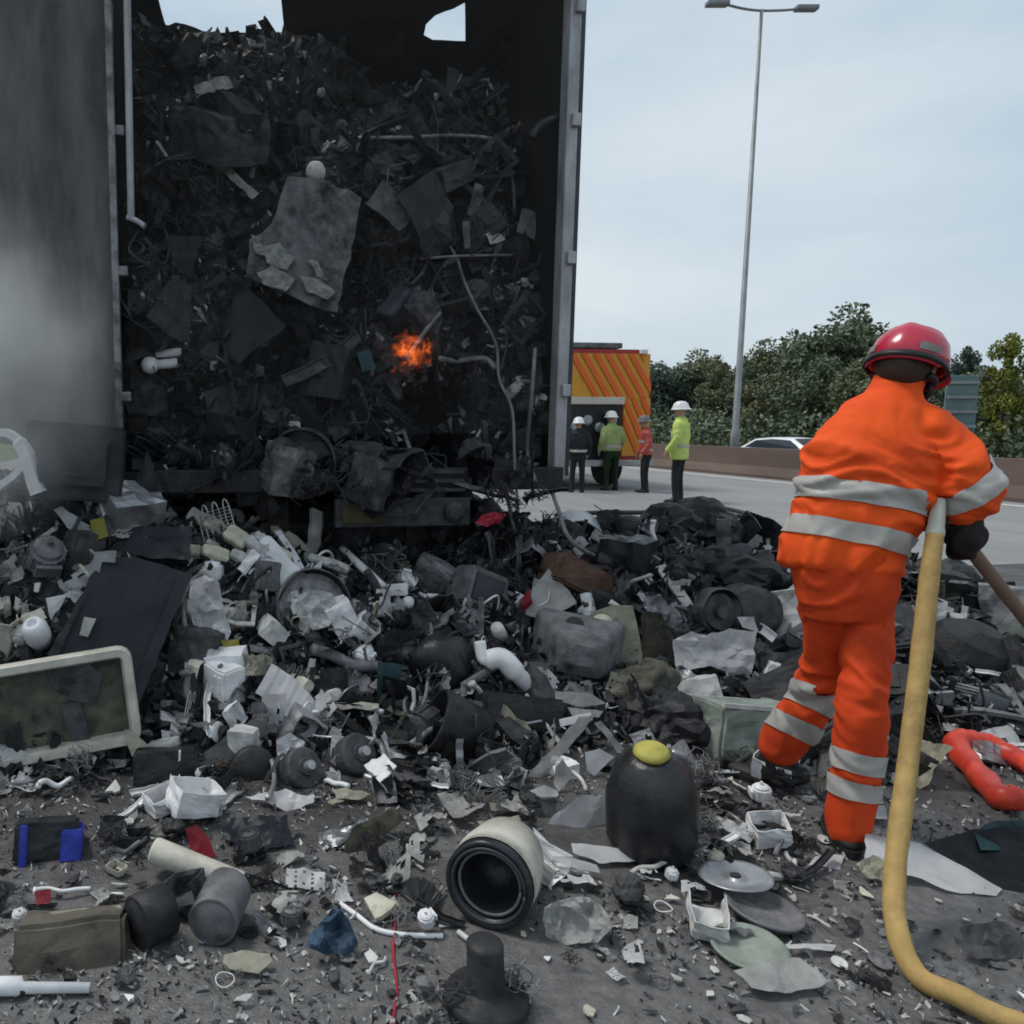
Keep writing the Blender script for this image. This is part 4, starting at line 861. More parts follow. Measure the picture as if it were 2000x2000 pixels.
panel('label_card', 'small pale card stuck on the edge of the slate appliance door', 'card', [(165, 1205), (188, 1208), (172, 1244), (155, 1240)], 'white_dirty', 'heap', .012, 10, -38, 0, .24, .002, on=sl_)
panel('dark_crate', 'dark box lid slumped against the top of the slate door', 'lid', [(262, 1030), (375, 1030), (372, 1095), (290, 1090), (215, 1072)], 'slate', 'heap', .06, 6, -50, 0, .14, .008)
panel('metal_bracket', 'pale blue-grey hinge plate on the slate door corner', 'plate', [(185, 1078), (228, 1075), (226, 1098), (200, 1098), (188, 1140), (174, 1136)], 'metal', 'heap', .02, 0, -30, 0, .22, .004)
htube('hose_hoop', 'thin pale hoop of tube standing over the lavender-white bag', 'tube', [(362, 1230), (358, 1180), (370, 1140), (395, 1122), (412, 1135)], .012, 'cable_pale', 'heap', .14)
panel('carton', 'small white carton on the heap beneath the lavender-white bag', 'carton', [(402, 1268), (458, 1272), (455, 1312), (400, 1308)], 'white_plastic', 'heap', .09, 0, -18, 0, .12, .003)
panel('foam_scrap', 'yellow foam scrap on top of the small white carton', 'scrap', [(430, 1250), (466, 1250), (470, 1272), (440, 1272)], 'yellow', 'heap', .03, 0, -40, 0, .13, .01)
panel('cream_rag', 'cream lump of matted insulation beside the white carton', 'insulation', [(462, 1285), (500, 1282), (535, 1290), (525, 1315), (480, 1328)], 'cream', 'heap', .05, 0, -40, 0, .1, .03, fr=16)
rng = random.Random(3)
for i, (x, y, a, b, ro) in enumerate([(390, 1015, 46, 26, -25), (425, 1030, 52, 24, -30), (462, 1048, 40, 26, -35), (500, 1066, 46, 18, -28), (545, 1078, 52, 16, -30), (590, 1085, 70, 14, -28), (640, 1100, 78, 13, -22), (370, 1075, 44, 20, -10), (420, 1080, 50, 20, -22), (470, 1090, 40, 16, -30), (540, 1040, 46, 20, -48), (575, 1060, 50, 14, -46)]):
    o, s = hmesh('insulation_board', 'torn cream insulation slab in the strip running down from the dark box lid', 'insulation', x, y, lambda s: dbox(a * s, b * s, .05, .02, i + 2, .006), 'cream' if i % 3 else 'ash', 'heap', ro + rng.uniform(-8, 8), rng.uniform(-20, 20), -30, .08, (a, b)); o['group'] = 'cream insulation slabs on the heap'
def drumset(s): return lth([(72, 30), (76, 26), (76, -30), (70, -34), (66, 20), (40, 6), (18, 8), (16, 24), (0, 26)], s, 28, .06)
o, s = hmesh('washer_drum', 'scorched round washing-machine drum half buried in the heap', 'machine drum', 610, 1190, drumset, 'burnt_steel', 'heap', 0, 14, -24, .02, (140, 130), True)
sub(o, 'spoke', nb(lambda b: [box(b, (30 * s * math.cos(a), 30 * s * math.sin(a), 16 * s), (60 * s, 10 * s, 8 * s), None) for a in (0,)]), 'burnt_steel'); sub(o, 'bearing', lth([(0, 40), (14, 38), (14, 20), (0, 20)], s, 14, 0), 'metal')
def rod(x0, y0, x1, y1, r, m, lab, lift=.1, nm='plastic_rod', cat='rod'):
    s = depth(on_heap((x0 + x1) / 2, (y0 + y1) / 2)) / F; return htube(nm, lab, cat, [(x0, y0), ((x0 + x1) / 2, (y0 + y1) / 2), (x1, y1)], r * s, m, 'heap', lift)
rod(668, 1072, 748, 1146, 8, 'white_plastic', 'white plastic rod leaning on the heap below the trailer light board')
rod(792, 1122, 828, 1164, 6, 'white_plastic', 'short white rod ending in a foot beside two white blocks'); rod(826, 1164, 856, 1166, 6, 'white_plastic', 'short white foot lying against the short white rod')
hmesh('white_block', 'small white twin block beside the short white rod', 'block', 775, 1152, lambda s: dbox(38 * s, 22 * s, .05, .006, 2, .004), 'white_plastic', 'heap', 2, 0, -10, .12, (40, 26)); hmesh('white_block', 'small white rounded cap just under the white twin block', 'block', 797, 1178, lambda s: lth([(0, 10), (11, 8), (12, -8), (0, -10)], s, 14), 'white_plastic', 'heap', 0, 0, -40, .12, (26, 28), True)
htube('grey_hose', 'thick grey corrugated hose curving across the middle of the heap', 'hose', [(610, 1268), (650, 1280), (690, 1300), (735, 1302), (765, 1318)], .028, 'grey_plastic', 'heap', .11, 12)
panel('teal_box', 'dark teal plastic box end near the grey corrugated hose', 'box', [(738, 1292), (785, 1296), (780, 1372), (736, 1375)], 'teal', 'heap', .10, 14, -12, 0, .10, .006)
htube('wire', 'thin pale wire looping beside the dark teal box', 'wire', [(838, 1240), (838, 1300), (828, 1370), (800, 1400), (790, 1370), (815, 1345)], .008, 'cable_pale', 'heap', .13)
htube('wire', 'grey stalk with a flange rising from the middle of the heap', 'stalk', [(842, 1215), (843, 1250), (843, 1290)], .010, 'cable_pale', 'heap', .15)
def ribbed(s):
    bm = bmesh.new(); g = []
    for i in range(19):
        t = i / 18; a = rad(-20 + 62 * t); g.append([bm.verts.new(((-64 + 130 * t) * s, (34 - 46 * t * t) * s + y * s, .05 * math.sin(a * 2) + (.006 if (i % 6 < 3) else 0) + (0 if abs(y) < 28 else -.01))) for y in (-34, -30, -4, -1, 2, 30, 34)])
    for a, b in zip(g, g[1:]):
        for k in range(6): bm.faces.new((a[k], a[k + 1], b[k + 1], b[k]))
    bmesh.ops.solidify(bm, geom=list(bm.faces), thickness=.018); return bm
hmesh('ribbed_cover', 'white ribbed curved appliance cover lying on the lower heap', 'cover', 558, 1385, ribbed, 'white_plastic', 'heap', -34, 0, -38, .10, (130, 100))
panel('grey_lath', 'long grey slat running down from the white ribbed cover', 'slat', [(495, 1402), (545, 1418), (430, 1500), (395, 1512), (400, 1470)], 'grey_plastic', 'heap', .03, 0, -35, 0, .08, .006)
htube('metal_bar', 'thin pale bar slanting down the front of the heap', 'bar', [(440, 1512), (400, 1528), (340, 1545), (270, 1575)], .009, 'metal', 'heap', .06)
# beige open box frame, lower left
p_, s = spot(105, 1385, 'heap', .20); M_ = frame(p_, 6, 14, -8); fr = empty('fridge_door', M_); fr['label'] = 'beige fridge door frame with rounded corners and torn lining, leaning on the heap'; fr['category'] = 'fridge door'; reg(110, 1385, 270, 220)
W2, H2 = 150 * s, 92 * s
def rrect(w_, h_, r, z): 
    o = []
    for cx, cy, a0 in ((w_ - r, h_ - r, 0), (-w_ + r, h_ - r, 90), (-w_ + r, -h_ + r, 180), (w_ - r, -h_ + r, 270)):
        for k in range(5): a = rad(a0 + 22.5 * k); o.append((cx + r * math.cos(a), cy + r * math.sin(a), z))
    return o
bm = bmesh.new(); rg = [[bm.verts.new(v) for v in rrect(W2 - i1, H2 - i1, max(.008, 26 * s - i1), z)] for i1, z in ((0, -.09), (0, .0), (.006, .012), (16 * s, .012), (20 * s, -.01), (22 * s, -.07))]
for a, b in zip(rg, rg[1:]):
    for k in range(20): bm.faces.new((a[k], a[(k + 1) % 20], b[(k + 1) % 20], b[k]))
obj('frame', bm, 'beige', fr)
bm = bmesh.new(); bm.faces.new([bm.verts.new(v) for v in rrect(W2 - 21 * s, H2 - 21 * s, .02, -.072)]); obj('lining', bm, 'olive', fr)
for pts in ([(-.02, .22), (.12, .24), (.20, .12), (.16, -.03), (.06, .02), (0, .1)], [(.02, .02), (.1, 0), (.12, -.2), (.05, -.22)]):
    ov, fs = poly_sheet(pts, .05); bm = bmesh.new(); bv = [bm.verts.new((v.x * 1.0, v.y * .8, -.05 + .02 * noise.noise(Vector((v.x * 9, v.y * 9, 1))))) for v in ov]; [bm.faces.new([bv[i] for i in f]) for f in fs]; bmesh.ops.solidify(bm, geom=list(bm.faces), thickness=.006); obj('torn_sheet', bm, 'grey_plastic', fr)
panel('cream_shard', 'cream triangular shard beside the corner of the beige fridge door frame', 'shard', [(243, 1424), (262, 1430), (291, 1456), (268, 1462), (258, 1478), (246, 1450)], 'cream', 'heap', .02, 0, -30, 0, .12)
hmesh('black_box', 'square black plastic box at the foot of the beige fridge door frame', 'box', 325, 1498, lambda s: dbox(120 * s, 68 * s, .16, .006, 7), 'char_gloss', 'heap', 0, 8, -14, .03, (120, 70))
for x, y, lab in ((585, 1505, 'black ribbed motor with a white cap at the heap foot'), (690, 1478, 'black glossy round motor under the pale ring')):
    o, s = hmesh('black_motor', lab, 'motor', x, y, lambda s: lth([(0, 34), (16, 33), (18, 28), (36, 26), (40, 22), (40, 10), (36, 9), (36, 3), (40, 2), (40, -6), (36, -7), (36, -13), (40, -14), (40, -34), (30, -40), (12, -42), (12, -58), (0, -58)], s, 22, .05), 'soot', 'heap', 24, 46, -18, .06, (100, 90))
    sub(o, 'hub', lth([(0, 48), (9, 47), (10, 33), (0, 32)], s, 14, 0), 'metal')
panel('white_shell', 'torn white plastic cap lying against the black ribbed motor', 'cap', [(538, 1446), (566, 1430), (594, 1448), (586, 1478), (560, 1500), (542, 1478)], 'white_plastic', 'heap', .05, 10, -20, 0, .15, .02, fr=14)
htube('pale_ring', 'pale wire ring standing over the black glossy motor', 'ring', [(700, 1440), (740, 1450), (750, 1490), (735, 1520), (712, 1515)], .011, 'metal', 'heap', .12); htube('pale_ring', 'pale half ring around a black drum near the pale bar', 'ring', [(500, 1468), (530, 1485), (535, 1530), (522, 1560)], .010, 'metal', 'heap', .1)
hmesh('black_drum', 'small black drum inside the pale half ring', 'drum', 495, 1505, lambda s: lth([(0, 16), (40, 16), (46, 10), (46, -16), (0, -20)], s, 20), 'char', 'heap', 0, 12, -20, .03, (90, 80), True)

panel('plastic_bag', 'pale lavender-white plastic bag slumped beside the slate door', 'bag', [(372, 1135), (400, 1122), (428, 1140), (436, 1190), (452, 1235), (440, 1262), (405, 1258), (380, 1230), (368, 1180)], 'white_plastic', 'heap', .05, 6, -20, 0, .14, .030, fr=11)
panel('melted_cover', 'whitened melted plastic cover sitting in the scorched drum', 'melted plastic', [(568, 1172), (600, 1150), (645, 1160), (662, 1190), (640, 1225), (610, 1232), (580, 1205)], 'white_plastic', 'heap', .04, 0, -25, -20, .16, .032, fr=12)
panel('grey_bag', 'crumpled grey-white bag on the tarmac beside the black drum', 'bag', [(1058, 1775), (1100, 1756), (1140, 1752), (1178, 1768), (1188, 1812), (1160, 1842), (1100, 1845), (1062, 1828)], 'white_dirty', 'ground', .06, 0, -40, 0, .08, .032, fr=13)
panel('blue_cloth', 'crumpled blue cloth lying on the tarmac', 'cloth', [(652, 1770), (672, 1790), (700, 1840), (690, 1862), (640, 1868), (596, 1856), (604, 1830), (630, 1800)], 'blue_cloth', 'ground', .05, 0, -42, 0, .07, .030, fr=16)

# --- middle and far side of the heap
o, s = hmesh('monitor', 'dark grey tilted monitor in the heap below the trailer bed', 'monitor', 935, 1152, lambda s: dbox(92 * s, 72 * s, .16, .004, 2), 'grey_plastic', 'heap', -24, 20, -20, .08, (100, 90)); sub(o, 'screen', dbox(70 * s, 52 * s, .02, .002, 3, .004), 'slate').matrix_local = T((0, 0, .082))
panel('grey_wedge', 'pale grey wedge-shaped cover beside the tilted monitor', 'cover', [(1025, 1200), (1040, 1150), (1072, 1112), (1110, 1152), (1128, 1180), (1060, 1212)], 'white_dirty', 'heap', .05, -12, -30, 0, .1, .006)
panel('red_strip', 'pinkish red scrap by the pale grey wedge cover', 'scrap', [(1015, 1175), (1032, 1150), (1040, 1178), (1024, 1196)], 'red', 'heap', .02, 0, -20, 0, .13)
def crt(s):
    bm = bmesh.new(); vs = []
    for k, (w_, h_, z) in enumerate(((80, 66, -.12), (84, 70, -.02), (78, 64, .04), (52, 44, .14), (46, 38, .20), (20, 18, .24))): vs.append([bm.verts.new((x * s, y * s, z)) for x, y, _ in rrect(w_, h_, 18 if w_ > 30 else 8, 0)])
    for a, b in zip(vs, vs[1:]):
        for k in range(20): bm.faces.new((a[k], a[(k + 1) % 20], b[(k + 1) % 20], b[k]))
    bm.faces.new(vs[-1]); bm.faces.new(vs[0][::-1]); return bm
o, s = hmesh('television', 'dark grey rear half of a bulky tube television in the middle of the heap', 'television', 1125, 1270, crt, 'grey_plastic', 'heap', -8, -14, -8, .02, (160, 140), False); sub(o, 'socket', lth([(0, 10), (17, 10), (18, 0), (18, -10)], s, 16, 0), 'char').matrix_local = T((-14 * s, 46 * s, .08)) @ Matrix.Rotation(rad(-40), 4, 'X')
o = panel('sage_plate', 'pale sage-green appliance back plate with a round boss standing in the heap', 'back plate', [(1152, 1195), (1200, 1182), (1236, 1182), (1248, 1240), (1258, 1300), (1212, 1325), (1190, 1270), (1155, 1245)], 'cream', 'heap', .03, -14, -12, 0, .14, .005)
hmesh('round_boss', 'round pale boss on the sage-green back plate', 'boss', 1176, 1222, lambda s: lth([(0, 8), (10, 8), (11, 3), (20, 3), (22, -4), (0, -5)], s, 18), 'cream', 'heap', 0, -14, -12, .17, (40, 40), True)
hmesh('olive_cushion', 'olive-brown cushion squashed under the sage-green back plate', 'cushion', 1260, 1335, lambda s: nb(lambda b: (bmesh.ops.create_icosphere(b, subdivisions=4, radius=1), bmesh.ops.scale(b, vec=(64 * s, 34 * s, .10), verts=b.verts), crumple(b, 20 * s, 8, 9), crumple(b, 9 * s, 22, 3))), 'olive', 'heap', 10, 0, -30, .06, (120, 60), True)
panel('olive_sheet', 'olive-grey upright sheet between the sage plate and the white crumpled sheet', 'metal sheet', [(1250, 1190), (1290, 1200), (1312, 1240), (1308, 1320), (1265, 1320), (1252, 1260)], 'olive', 'heap', .02, 12, -14, 0, .1, .012)
panel('white_sheet', 'crumpled white metal sheet with a hanging tail in the middle of the heap', 'metal sheet', [(1315, 1252), (1345, 1232), (1380, 1240), (1425, 1228), (1474, 1232), (1468, 1290), (1445, 1362), (1424, 1364), (1412, 1310), (1380, 1300), (1318, 1312)], 'white_plastic', 'heap', .012, -8, -14, 0, .14, .028, fr=9)
panel('grey_sheet', 'perforated grey sheet above the crumpled white sheet', 'metal sheet', [(1255, 1168), (1285, 1160), (1325, 1195), (1335, 1235), (1300, 1222), (1270, 1215)], 'metal', 'heap', .014, 10, -22, 0, .1, .02, fr=10)
panel('white_cover', 'curved white cover propped above the crumpled white sheet', 'cover', [(1440, 1205), (1468, 1205), (1478, 1235), (1450, 1225)], 'white_plastic', 'heap', .03, 0, -20, 0, .14)
hmesh('dark_turbine', 'dark round blower casing behind the crumpled white sheet', 'blower', 1405, 1195, lambda s: lth([(42, 14), (46, 8), (46, -16), (36, -20), (34, 4), (14, 2), (12, 12), (0, 13)], s, 24, .14), 'soot', 'heap', 0, 10, -12, .10, (90, 70))
o, s = hmesh('light_tub', 'crushed grey-green plastic tub behind the worker\'s trailing boot', 'tub', 1455, 1430, lambda s: dbox(190 * s, 105 * s, .26, .035, 5), 'green_grey', 'heap', -8, 10, -12, .06, (200, 110)); sub(o, 'rim', nb(lambda b: [box(b, (0, 54 * s, .13), (196 * s, 8 * s, .02)), box(b, (0, 54 * s, -.13), (196 * s, 8 * s, .02))]), 'white_dirty')
for x, y, w_, h_, lab in ((1300, 1410, 130, 90, 'bulky black melted mass beside the grey-green tub'), (1440, 1130, 180, 70, 'broad black collapsed casing on the crest of the heap'), (1345, 1045, 130, 90, 'black jagged casing on the heap crest near the road hose')):
    hmesh('black_casing', lab, 'casing', x, y, lambda s: nb(lambda b: (bmesh.ops.create_icosphere(b, subdivisions=4, radius=1), bmesh.ops.scale(b, vec=(w_ * .55 * s, h_ * .55 * s, .16), verts=b.verts), crumple(b, .10, 6, x), crumple(b, .05, 15, y))), 'char', 'heap', 0, 0, -20, .03, (w_, h_))
hmesh('black_sphere', 'round black burnt canister on the heap crest beside the trailer', 'canister', 1228, 1030, lambda s: lth([(0, 24), (20, 20), (27, 6), (27, -26), (0, -28)], s, 18), 'char', 'heap', 0, 0, -80, .06, (56, 56), True)
rod(1180, 1048, 1275, 1102, 10, 'char_gloss', 'black square bar slanting over the heap crest', .1, 'steel_bar', 'bar'); rod(1200, 1045, 1290, 1095, 4, 'burnt_steel', 'grey rail on the back of the black square bar', .13, 'steel_rail', 'rail')
panel('white_tray', 'white tray edge on the crest beside the worker', 'tray', [(1448, 1078), (1500, 1068), (1520, 1082), (1470, 1096)], 'white_plastic', 'heap', .02, 0, -60, 0, .06); panel('white_fin', 'upright white fin above the white tray edge', 'fin', [(1470, 1050), (1486, 1048), (1490, 1072), (1476, 1072)], 'white_dirty', 'heap', .02, 20, 0, 0, .1)
htube('frayed_strap', 'pale frayed strap hanging down the heap from the trailer corner', 'strap', [(1078, 960), (1092, 1000), (1108, 1045), (1140, 1075), (1185, 1095)], .012, 'cable_pale', 'load', .3)
hmesh('maroon_bin', 'dark maroon box lying on the heap under the frayed strap', 'box', 1125, 1130, lambda s: dbox(120 * s, 56 * s, .2, .02, 9), 'rust', 'heap', -28, 10, -20, .06, (110, 80))
def elbow(s):
    bm = bmesh.new(); tube(bm, spline([(-46 * s, 44 * s, 0), (-40 * s, 10 * s, .02), (-10 * s, 14 * s, .05), (20 * s, -16 * s, .05), (52 * s, -44 * s, .02)], 6), [11 * s] * 8 + [20 * s] * 10 + [16 * s] * 6 + [13 * s], 10); return bm
hmesh('white_elbow', 'white plastic waste elbow pipe in front of the tube television', 'pipe', 985, 1298, elbow, 'white_plastic', 'heap', 0, 0, -10, .12, (110, 110), True); hmesh('white_stub', 'white stub pipe above the white waste elbow', 'pipe', 975, 1235, lambda s: lth([(0, 20), (12, 20), (14, -18), (0, -20)], s, 14), 'white_dirty', 'heap', 30, 0, -50, .12, (30, 40), True)
hmesh('black_slab', 'flat black slab under the white waste elbow', 'slab', 1010, 1390, lambda s: dbox(150 * s, 60 * s, .2, .01, 5), 'char', 'heap', -8, 0, -20, .06, (150, 60)); htube('steel_edge', 'pale steel edge along the flat black slab', 'edging', [(978, 1420), (1020, 1415), (1058, 1408)], .007, 'metal', 'heap', .13)
for pts, lab in (([(1130, 1400), (1165, 1395), (1068, 1510), (1035, 1540), (1030, 1515)], 'long pale slat leaning diagonally on the heap foot'), ([(1085, 1350), (1150, 1352), (1185, 1375), (1130, 1380), (1085, 1368)], 'pale curved lid above the diagonal slat'), ([(1158, 1412), (1172, 1408), (1218, 1462), (1206, 1470)], 'narrow pale slat crossing to the yellow-topped bin'), ([(1108, 1382), (1178, 1388), (1170, 1400), (1120, 1402)], 'pale strip under the curved lid')):
    panel('pale_lath', lab, 'slat', pts, 'white_dirty', 'heap', .03, 6, -24, 0, .16, .006)
panel('white_wedge', 'white angular block between the slats and the black bin', 'block', [(1142, 1470), (1170, 1462), (1200, 1478), (1160, 1515), (1145, 1505)], 'white_plastic', 'heap', .05, 0, -20, 0, .14, .004)
panel('grey_cone', 'grey torn funnel beside the white angular block', 'funnel', [(1085, 1500), (1098, 1482), (1122, 1515), (1090, 1545), (1080, 1530)], 'white_dirty', 'heap', .03, 0, -20, 0, .14, .01)
rod(905, 1340, 985, 1290, 8, 'grey_plastic', 'grey stick leaning against the white waste elbow', .12); rod(800, 1455, 920, 1370, 6, 'burnt_steel', 'scorched rod leaning up the middle of the heap', .1)

# --- on the tarmac
def gspot(px, py): return on_z(px, py), depth(on_z(px, py)) / F
def bell(s):
    bm = lth([(0, 112), (34, 110), (46, 104), (70, 78), (84, 30), (88, -20), (84, -70), (72, -104), (60, -108), (0, -108)], s, 32, .07); crumple(bm, 5 * s, 5, 3); return bm
p_, s = gspot(1268, 1672); o = obj('black_bin', bell(s), 'char_gloss', None, frame(p_ + Vector((0, 0, 108 * s)), 7, 0, -90 + 10), True); tag(o, 'black bell-shaped melted bin standing on the tarmac before the heap', 'bin'); reg(1268, 1570, 180, 220)
q = sub(o, 'yellow_lid', lth([(0, 126), (26, 124), (34, 116), (30, 108), (0, 108)], s, 24, .1), 'yellow', True)
hmesh('grey_bracket', 'grey forked bracket beside the yellow-topped bin', 'bracket', 1340, 1500, lambda s: nb(lambda b: tube(b, spline([(-30 * s, 30 * s, 0), (-5 * s, 20 * s, 0), (8 * s, -6 * s, 0), (14 * s, -40 * s, 0)], 5), 9 * s, 6)), 'metal', 'heap', 0, 0, 0, .1, (50, 60), True)
panel('white_carton', 'dented pale grey carton leaning against the black bin', 'carton', [(1085, 1590), (1130, 1552), (1178, 1556), (1190, 1608), (1170, 1628), (1072, 1608)], 'white_plastic', 'heap', .12, 10, -16, 0, .08, .008); panel('grey_carton', 'grey carton flap behind the dented pale carton', 'carton', [(1035, 1560), (1090, 1562), (1086, 1600), (1040, 1600)], 'grey_plastic', 'heap', .1, 0, -20, 0, .04); panel('white_strip', 'short white strip on the grey carton flap', 'strip', [(1032, 1545), (1062, 1534), (1090, 1545), (1088, 1556), (1034, 1558)], 'white_plastic', 'heap', .03, 0, -40, 0, .08)
# open machine drum with cone, lying in front
p_, s = gspot(955, 1800); R0 = 84 * s; dm = obj('drum_shell', lth([(60, -150), (64, -120), (70, -60), (80, -10), (84, 0), (84, 14), (78, 18), (72, 14), (66, 2), (58, -8), (52, -40), (50, -90), (0, -92)], s, 36, .03), 'char_gloss', None, frame(p_ + Vector((0, 0, R0 * .97)), 0, -28, -6), True)
tag(dm, 'black washing-machine drum lying on its side with its dark mouth open on the tarmac', 'machine drum'); reg(960, 1725, 180, 190)
for r, z, m in ((70, 16, 'slate'), (60, 4, 'grey_plastic')): sub(dm, 'ring', nb(lambda b: tube(b, [(r * s * math.cos(a), r * s * math.sin(a), z * s) for a in [k * 2 * math.pi / 36 for k in range(37)]], 3.5 * s, 6)), m, True)
sub(dm, 'cone', lth([(62, -150), (74, -152), (86, -60), (85, -4), (82, -30), (70, -150)], s, 36, .03), 'beige', True)
panel('white_horn', 'white curved horn-shaped plastic piece behind the black drum', 'plastic piece', [(1040, 1615), (1052, 1625), (1085, 1662), (1130, 1680), (1165, 1690), (1172, 1706), (1130, 1700), (1080, 1682), (1052, 1655)], 'white_plastic', 'ground', .025, 0, -50, 0, .12, .004)
panel('white_slab', 'flat white slab resting beside the curved horn piece', 'slab', [(1115, 1645), (1170, 1652), (1252, 1668), (1240, 1682), (1170, 1688), (1120, 1665)], 'white_plastic', 'ground', .03, 0, -68, 0, .06, .003)
panel('beige_chip', 'cream strip on the debris above the black drum', 'strip', [(955, 1570), (1015, 1562), (1018, 1578), (958, 1586)], 'cream', 'heap', .03, 0, -50, 0, .06); panel('beige_chip', 'long cream strip just over the black drum mouth', 'strip', [(930, 1608), (1010, 1596), (1016, 1606), (940, 1618)], 'cream', 'heap', .02, 0, -50, 0, .06)
def flat(name, lab, cat, px, py, wpx, prof, m, tilt=(6, 8), seed=1, zl=.012):
    p, s = gspot(px, py); k = wpx / 2 * s; o = obj(name, lth(prof, k, 28, .04, seed), m, T(p + Vector((0, 0, zl))) if False else None, T(p + Vector((0, 0, zl))) @ Euler((rad(tilt[0]), rad(tilt[1]), R_(0, 6))).to_matrix().to_4x4(), True); reg(px, py, wpx, wpx * .4); return tag(o, lab, cat), k
PLATE = [(0, .10), (.18, .09), (.22, .03), (.55, .02), (.88, .12), (1, .14), (1, .10), (.86, .06), (.5, -.03), (0, -.02)]
o, k = flat('round_pan', 'pale round lid with a dark centre hole lying on the tarmac', 'lid', 1435, 1748, 132, PLATE, 'metal', (5, -6), 2, .05); sub(o, 'hub', lth([(0, .16), (.14, .15), (.15, .02), (0, .02)], k, 16, 0), 'char')
o, k = flat('dark_tray', 'dark dented tray under the pale round lid', 'tray', 1490, 1798, 140, [(0, .06), (.7, .06), (.9, .2), (1, .22), (1, .16), (.9, .04), (.7, -.02), (0, -.02)], 'grey_plastic', (4, 4), 4, .02)
o, k = flat('oval_dish', 'oval pale rimmed dish on the tarmac beside the pointed plate', 'dish', 1462, 1868, 136, [(0, .03), (.8, .03), (.9, .12), (1, .13), (1, .07), (.9, .0), (0, -.01)], 'green_grey', (3, 3), 5, .02)
panel('pointed_plate', 'pale pointed shell plate lying on the tarmac near the lower hose bend', 'plate', [(1432, 1898), (1480, 1888), (1530, 1872), (1562, 1866), (1590, 1890), (1622, 1918), (1570, 1936), (1530, 1944), (1470, 1935)], 'white_dirty', 'ground', .02, 4, -62, 0, .06, .012)
panel('white_lath', 'white lath lying behind the pointed shell plate', 'lath', [(1532, 1852), (1600, 1844), (1632, 1850), (1625, 1860), (1536, 1864)], 'white_plastic', 'ground', .015, 0, -78, 0, .02)
panel('white_card', 'white rectangular card lying by the worker\'s boot', 'card', [(1592, 1672), (1650, 1670), (1640, 1698), (1578, 1692)], 'white_plastic', 'ground', .01, 0, -80, 0, .015, .003)
panel('white_plank', 'long off-white board lying from the worker\'s boot past the hose', 'board', [(1690, 1632), (1762, 1640), (1800, 1650), (1955, 1735), (1948, 1752), (1850, 1740), (1800, 1718), (1690, 1700)], 'white_plastic', 'ground', .04, 0, -72, 0, .08, .006)
panel('white_rubble', 'broken white plaster lump between the board and the white card', 'plaster', [(1670, 1690), (1700, 1678), (1735, 1700), (1765, 1712), (1740, 1728), (1690, 1722)], 'cream', 'ground', .03, 0, -60, 0, .05, .02, fr=14)
o = panel('black_board', 'large flat black panel lying by the long off-white board', 'panel', [(1800, 1650), (1900, 1622), (2040, 1618), (2060, 1760), (1960, 1735)], 'char_gloss', 'ground', .05, -4, -66, 0, .12, .006); panel('green_black_sheet', 'greenish black sheet folded over the large flat black panel', 'metal sheet', [(1900, 1632), (1935, 1602), (2050, 1600), (2050, 1668), (1910, 1668)], 'teal', 'ground', .02, 0, -60, 0, .2, .01)
panel('slate_rubble', 'dark slate debris slab beside the lower hose bend', 'slab', [(1850, 1820), (1930, 1808), (1990, 1820), (1995, 1870), (1900, 1880), (1860, 1850)], 'grey_plastic', 'ground', .07, 8, -55, 0, .06, .02, fr=9)
# compressor with black cylinder
p_, s = gspot(945, 1965); o = obj('compressor', lth([(0, -100), (70, -98), (84, -86), (78, -70), (40, -60), (36, -55), (36, 30), (30, 36), (0, 37)], s, 26, .08, 3), 'char', None, frame(p_ + Vector((0, 0, 100 * s)), 3, 0, -90), True); tag(o, 'black compressor with an upright cylinder and tangled wires on the tarmac', 'compressor'); reg(945, 1900, 190, 140)
for k_, (ax, az) in enumerate(((-70, -70), (60, -60), (10, -85))):
    bm = k_tangle(k_ + 3); bmesh.ops.scale(bm, vec=(95 * s,) * 3, verts=bm.verts); sub(o, 'wire_tangle', bm, ('cable', 'burnt_steel', 'cable_pale')[k_]).matrix_basis = T((ax * s, -20 * s + 25 * s * k_, az * s))
htube('white_flex', 'white stiff cord running from the blue cloth across the tarmac', 'cord', [(665, 1765), (700, 1790), (735, 1815), (790, 1826), (865, 1828)], .0075, 'white_plastic', 'ground', .012)
htube('white_flex', 'short pale cord beside the black compressor', 'cord', [(895, 1820), (920, 1838), (950, 1850)], .008, 'white_dirty', 'ground', .02)
htube('red_cable', 'thin reddish cable trailing over the tarmac toward the blue cloth', 'cable', [(770, 1722), (772, 1790), (768, 1860), (775, 1930), (765, 2010)], .004, 'red', 'ground', .006)
panel('pale_slab', 'flat cream slab lying alone on the tarmac', 'slab', [(440, 1868), (470, 1860), (525, 1864), (532, 1880), (505, 1902), (450, 1896), (436, 1884)], 'cream', 'ground', .03, 0, -70, 0, .04, .005)
panel('pale_chip', 'thin white chip near the cream slab', 'chip', [(462, 1955), (495, 1950), (482, 1965), (456, 1966)], 'white_plastic', 'ground', .008, 0, -80, 0, .01)
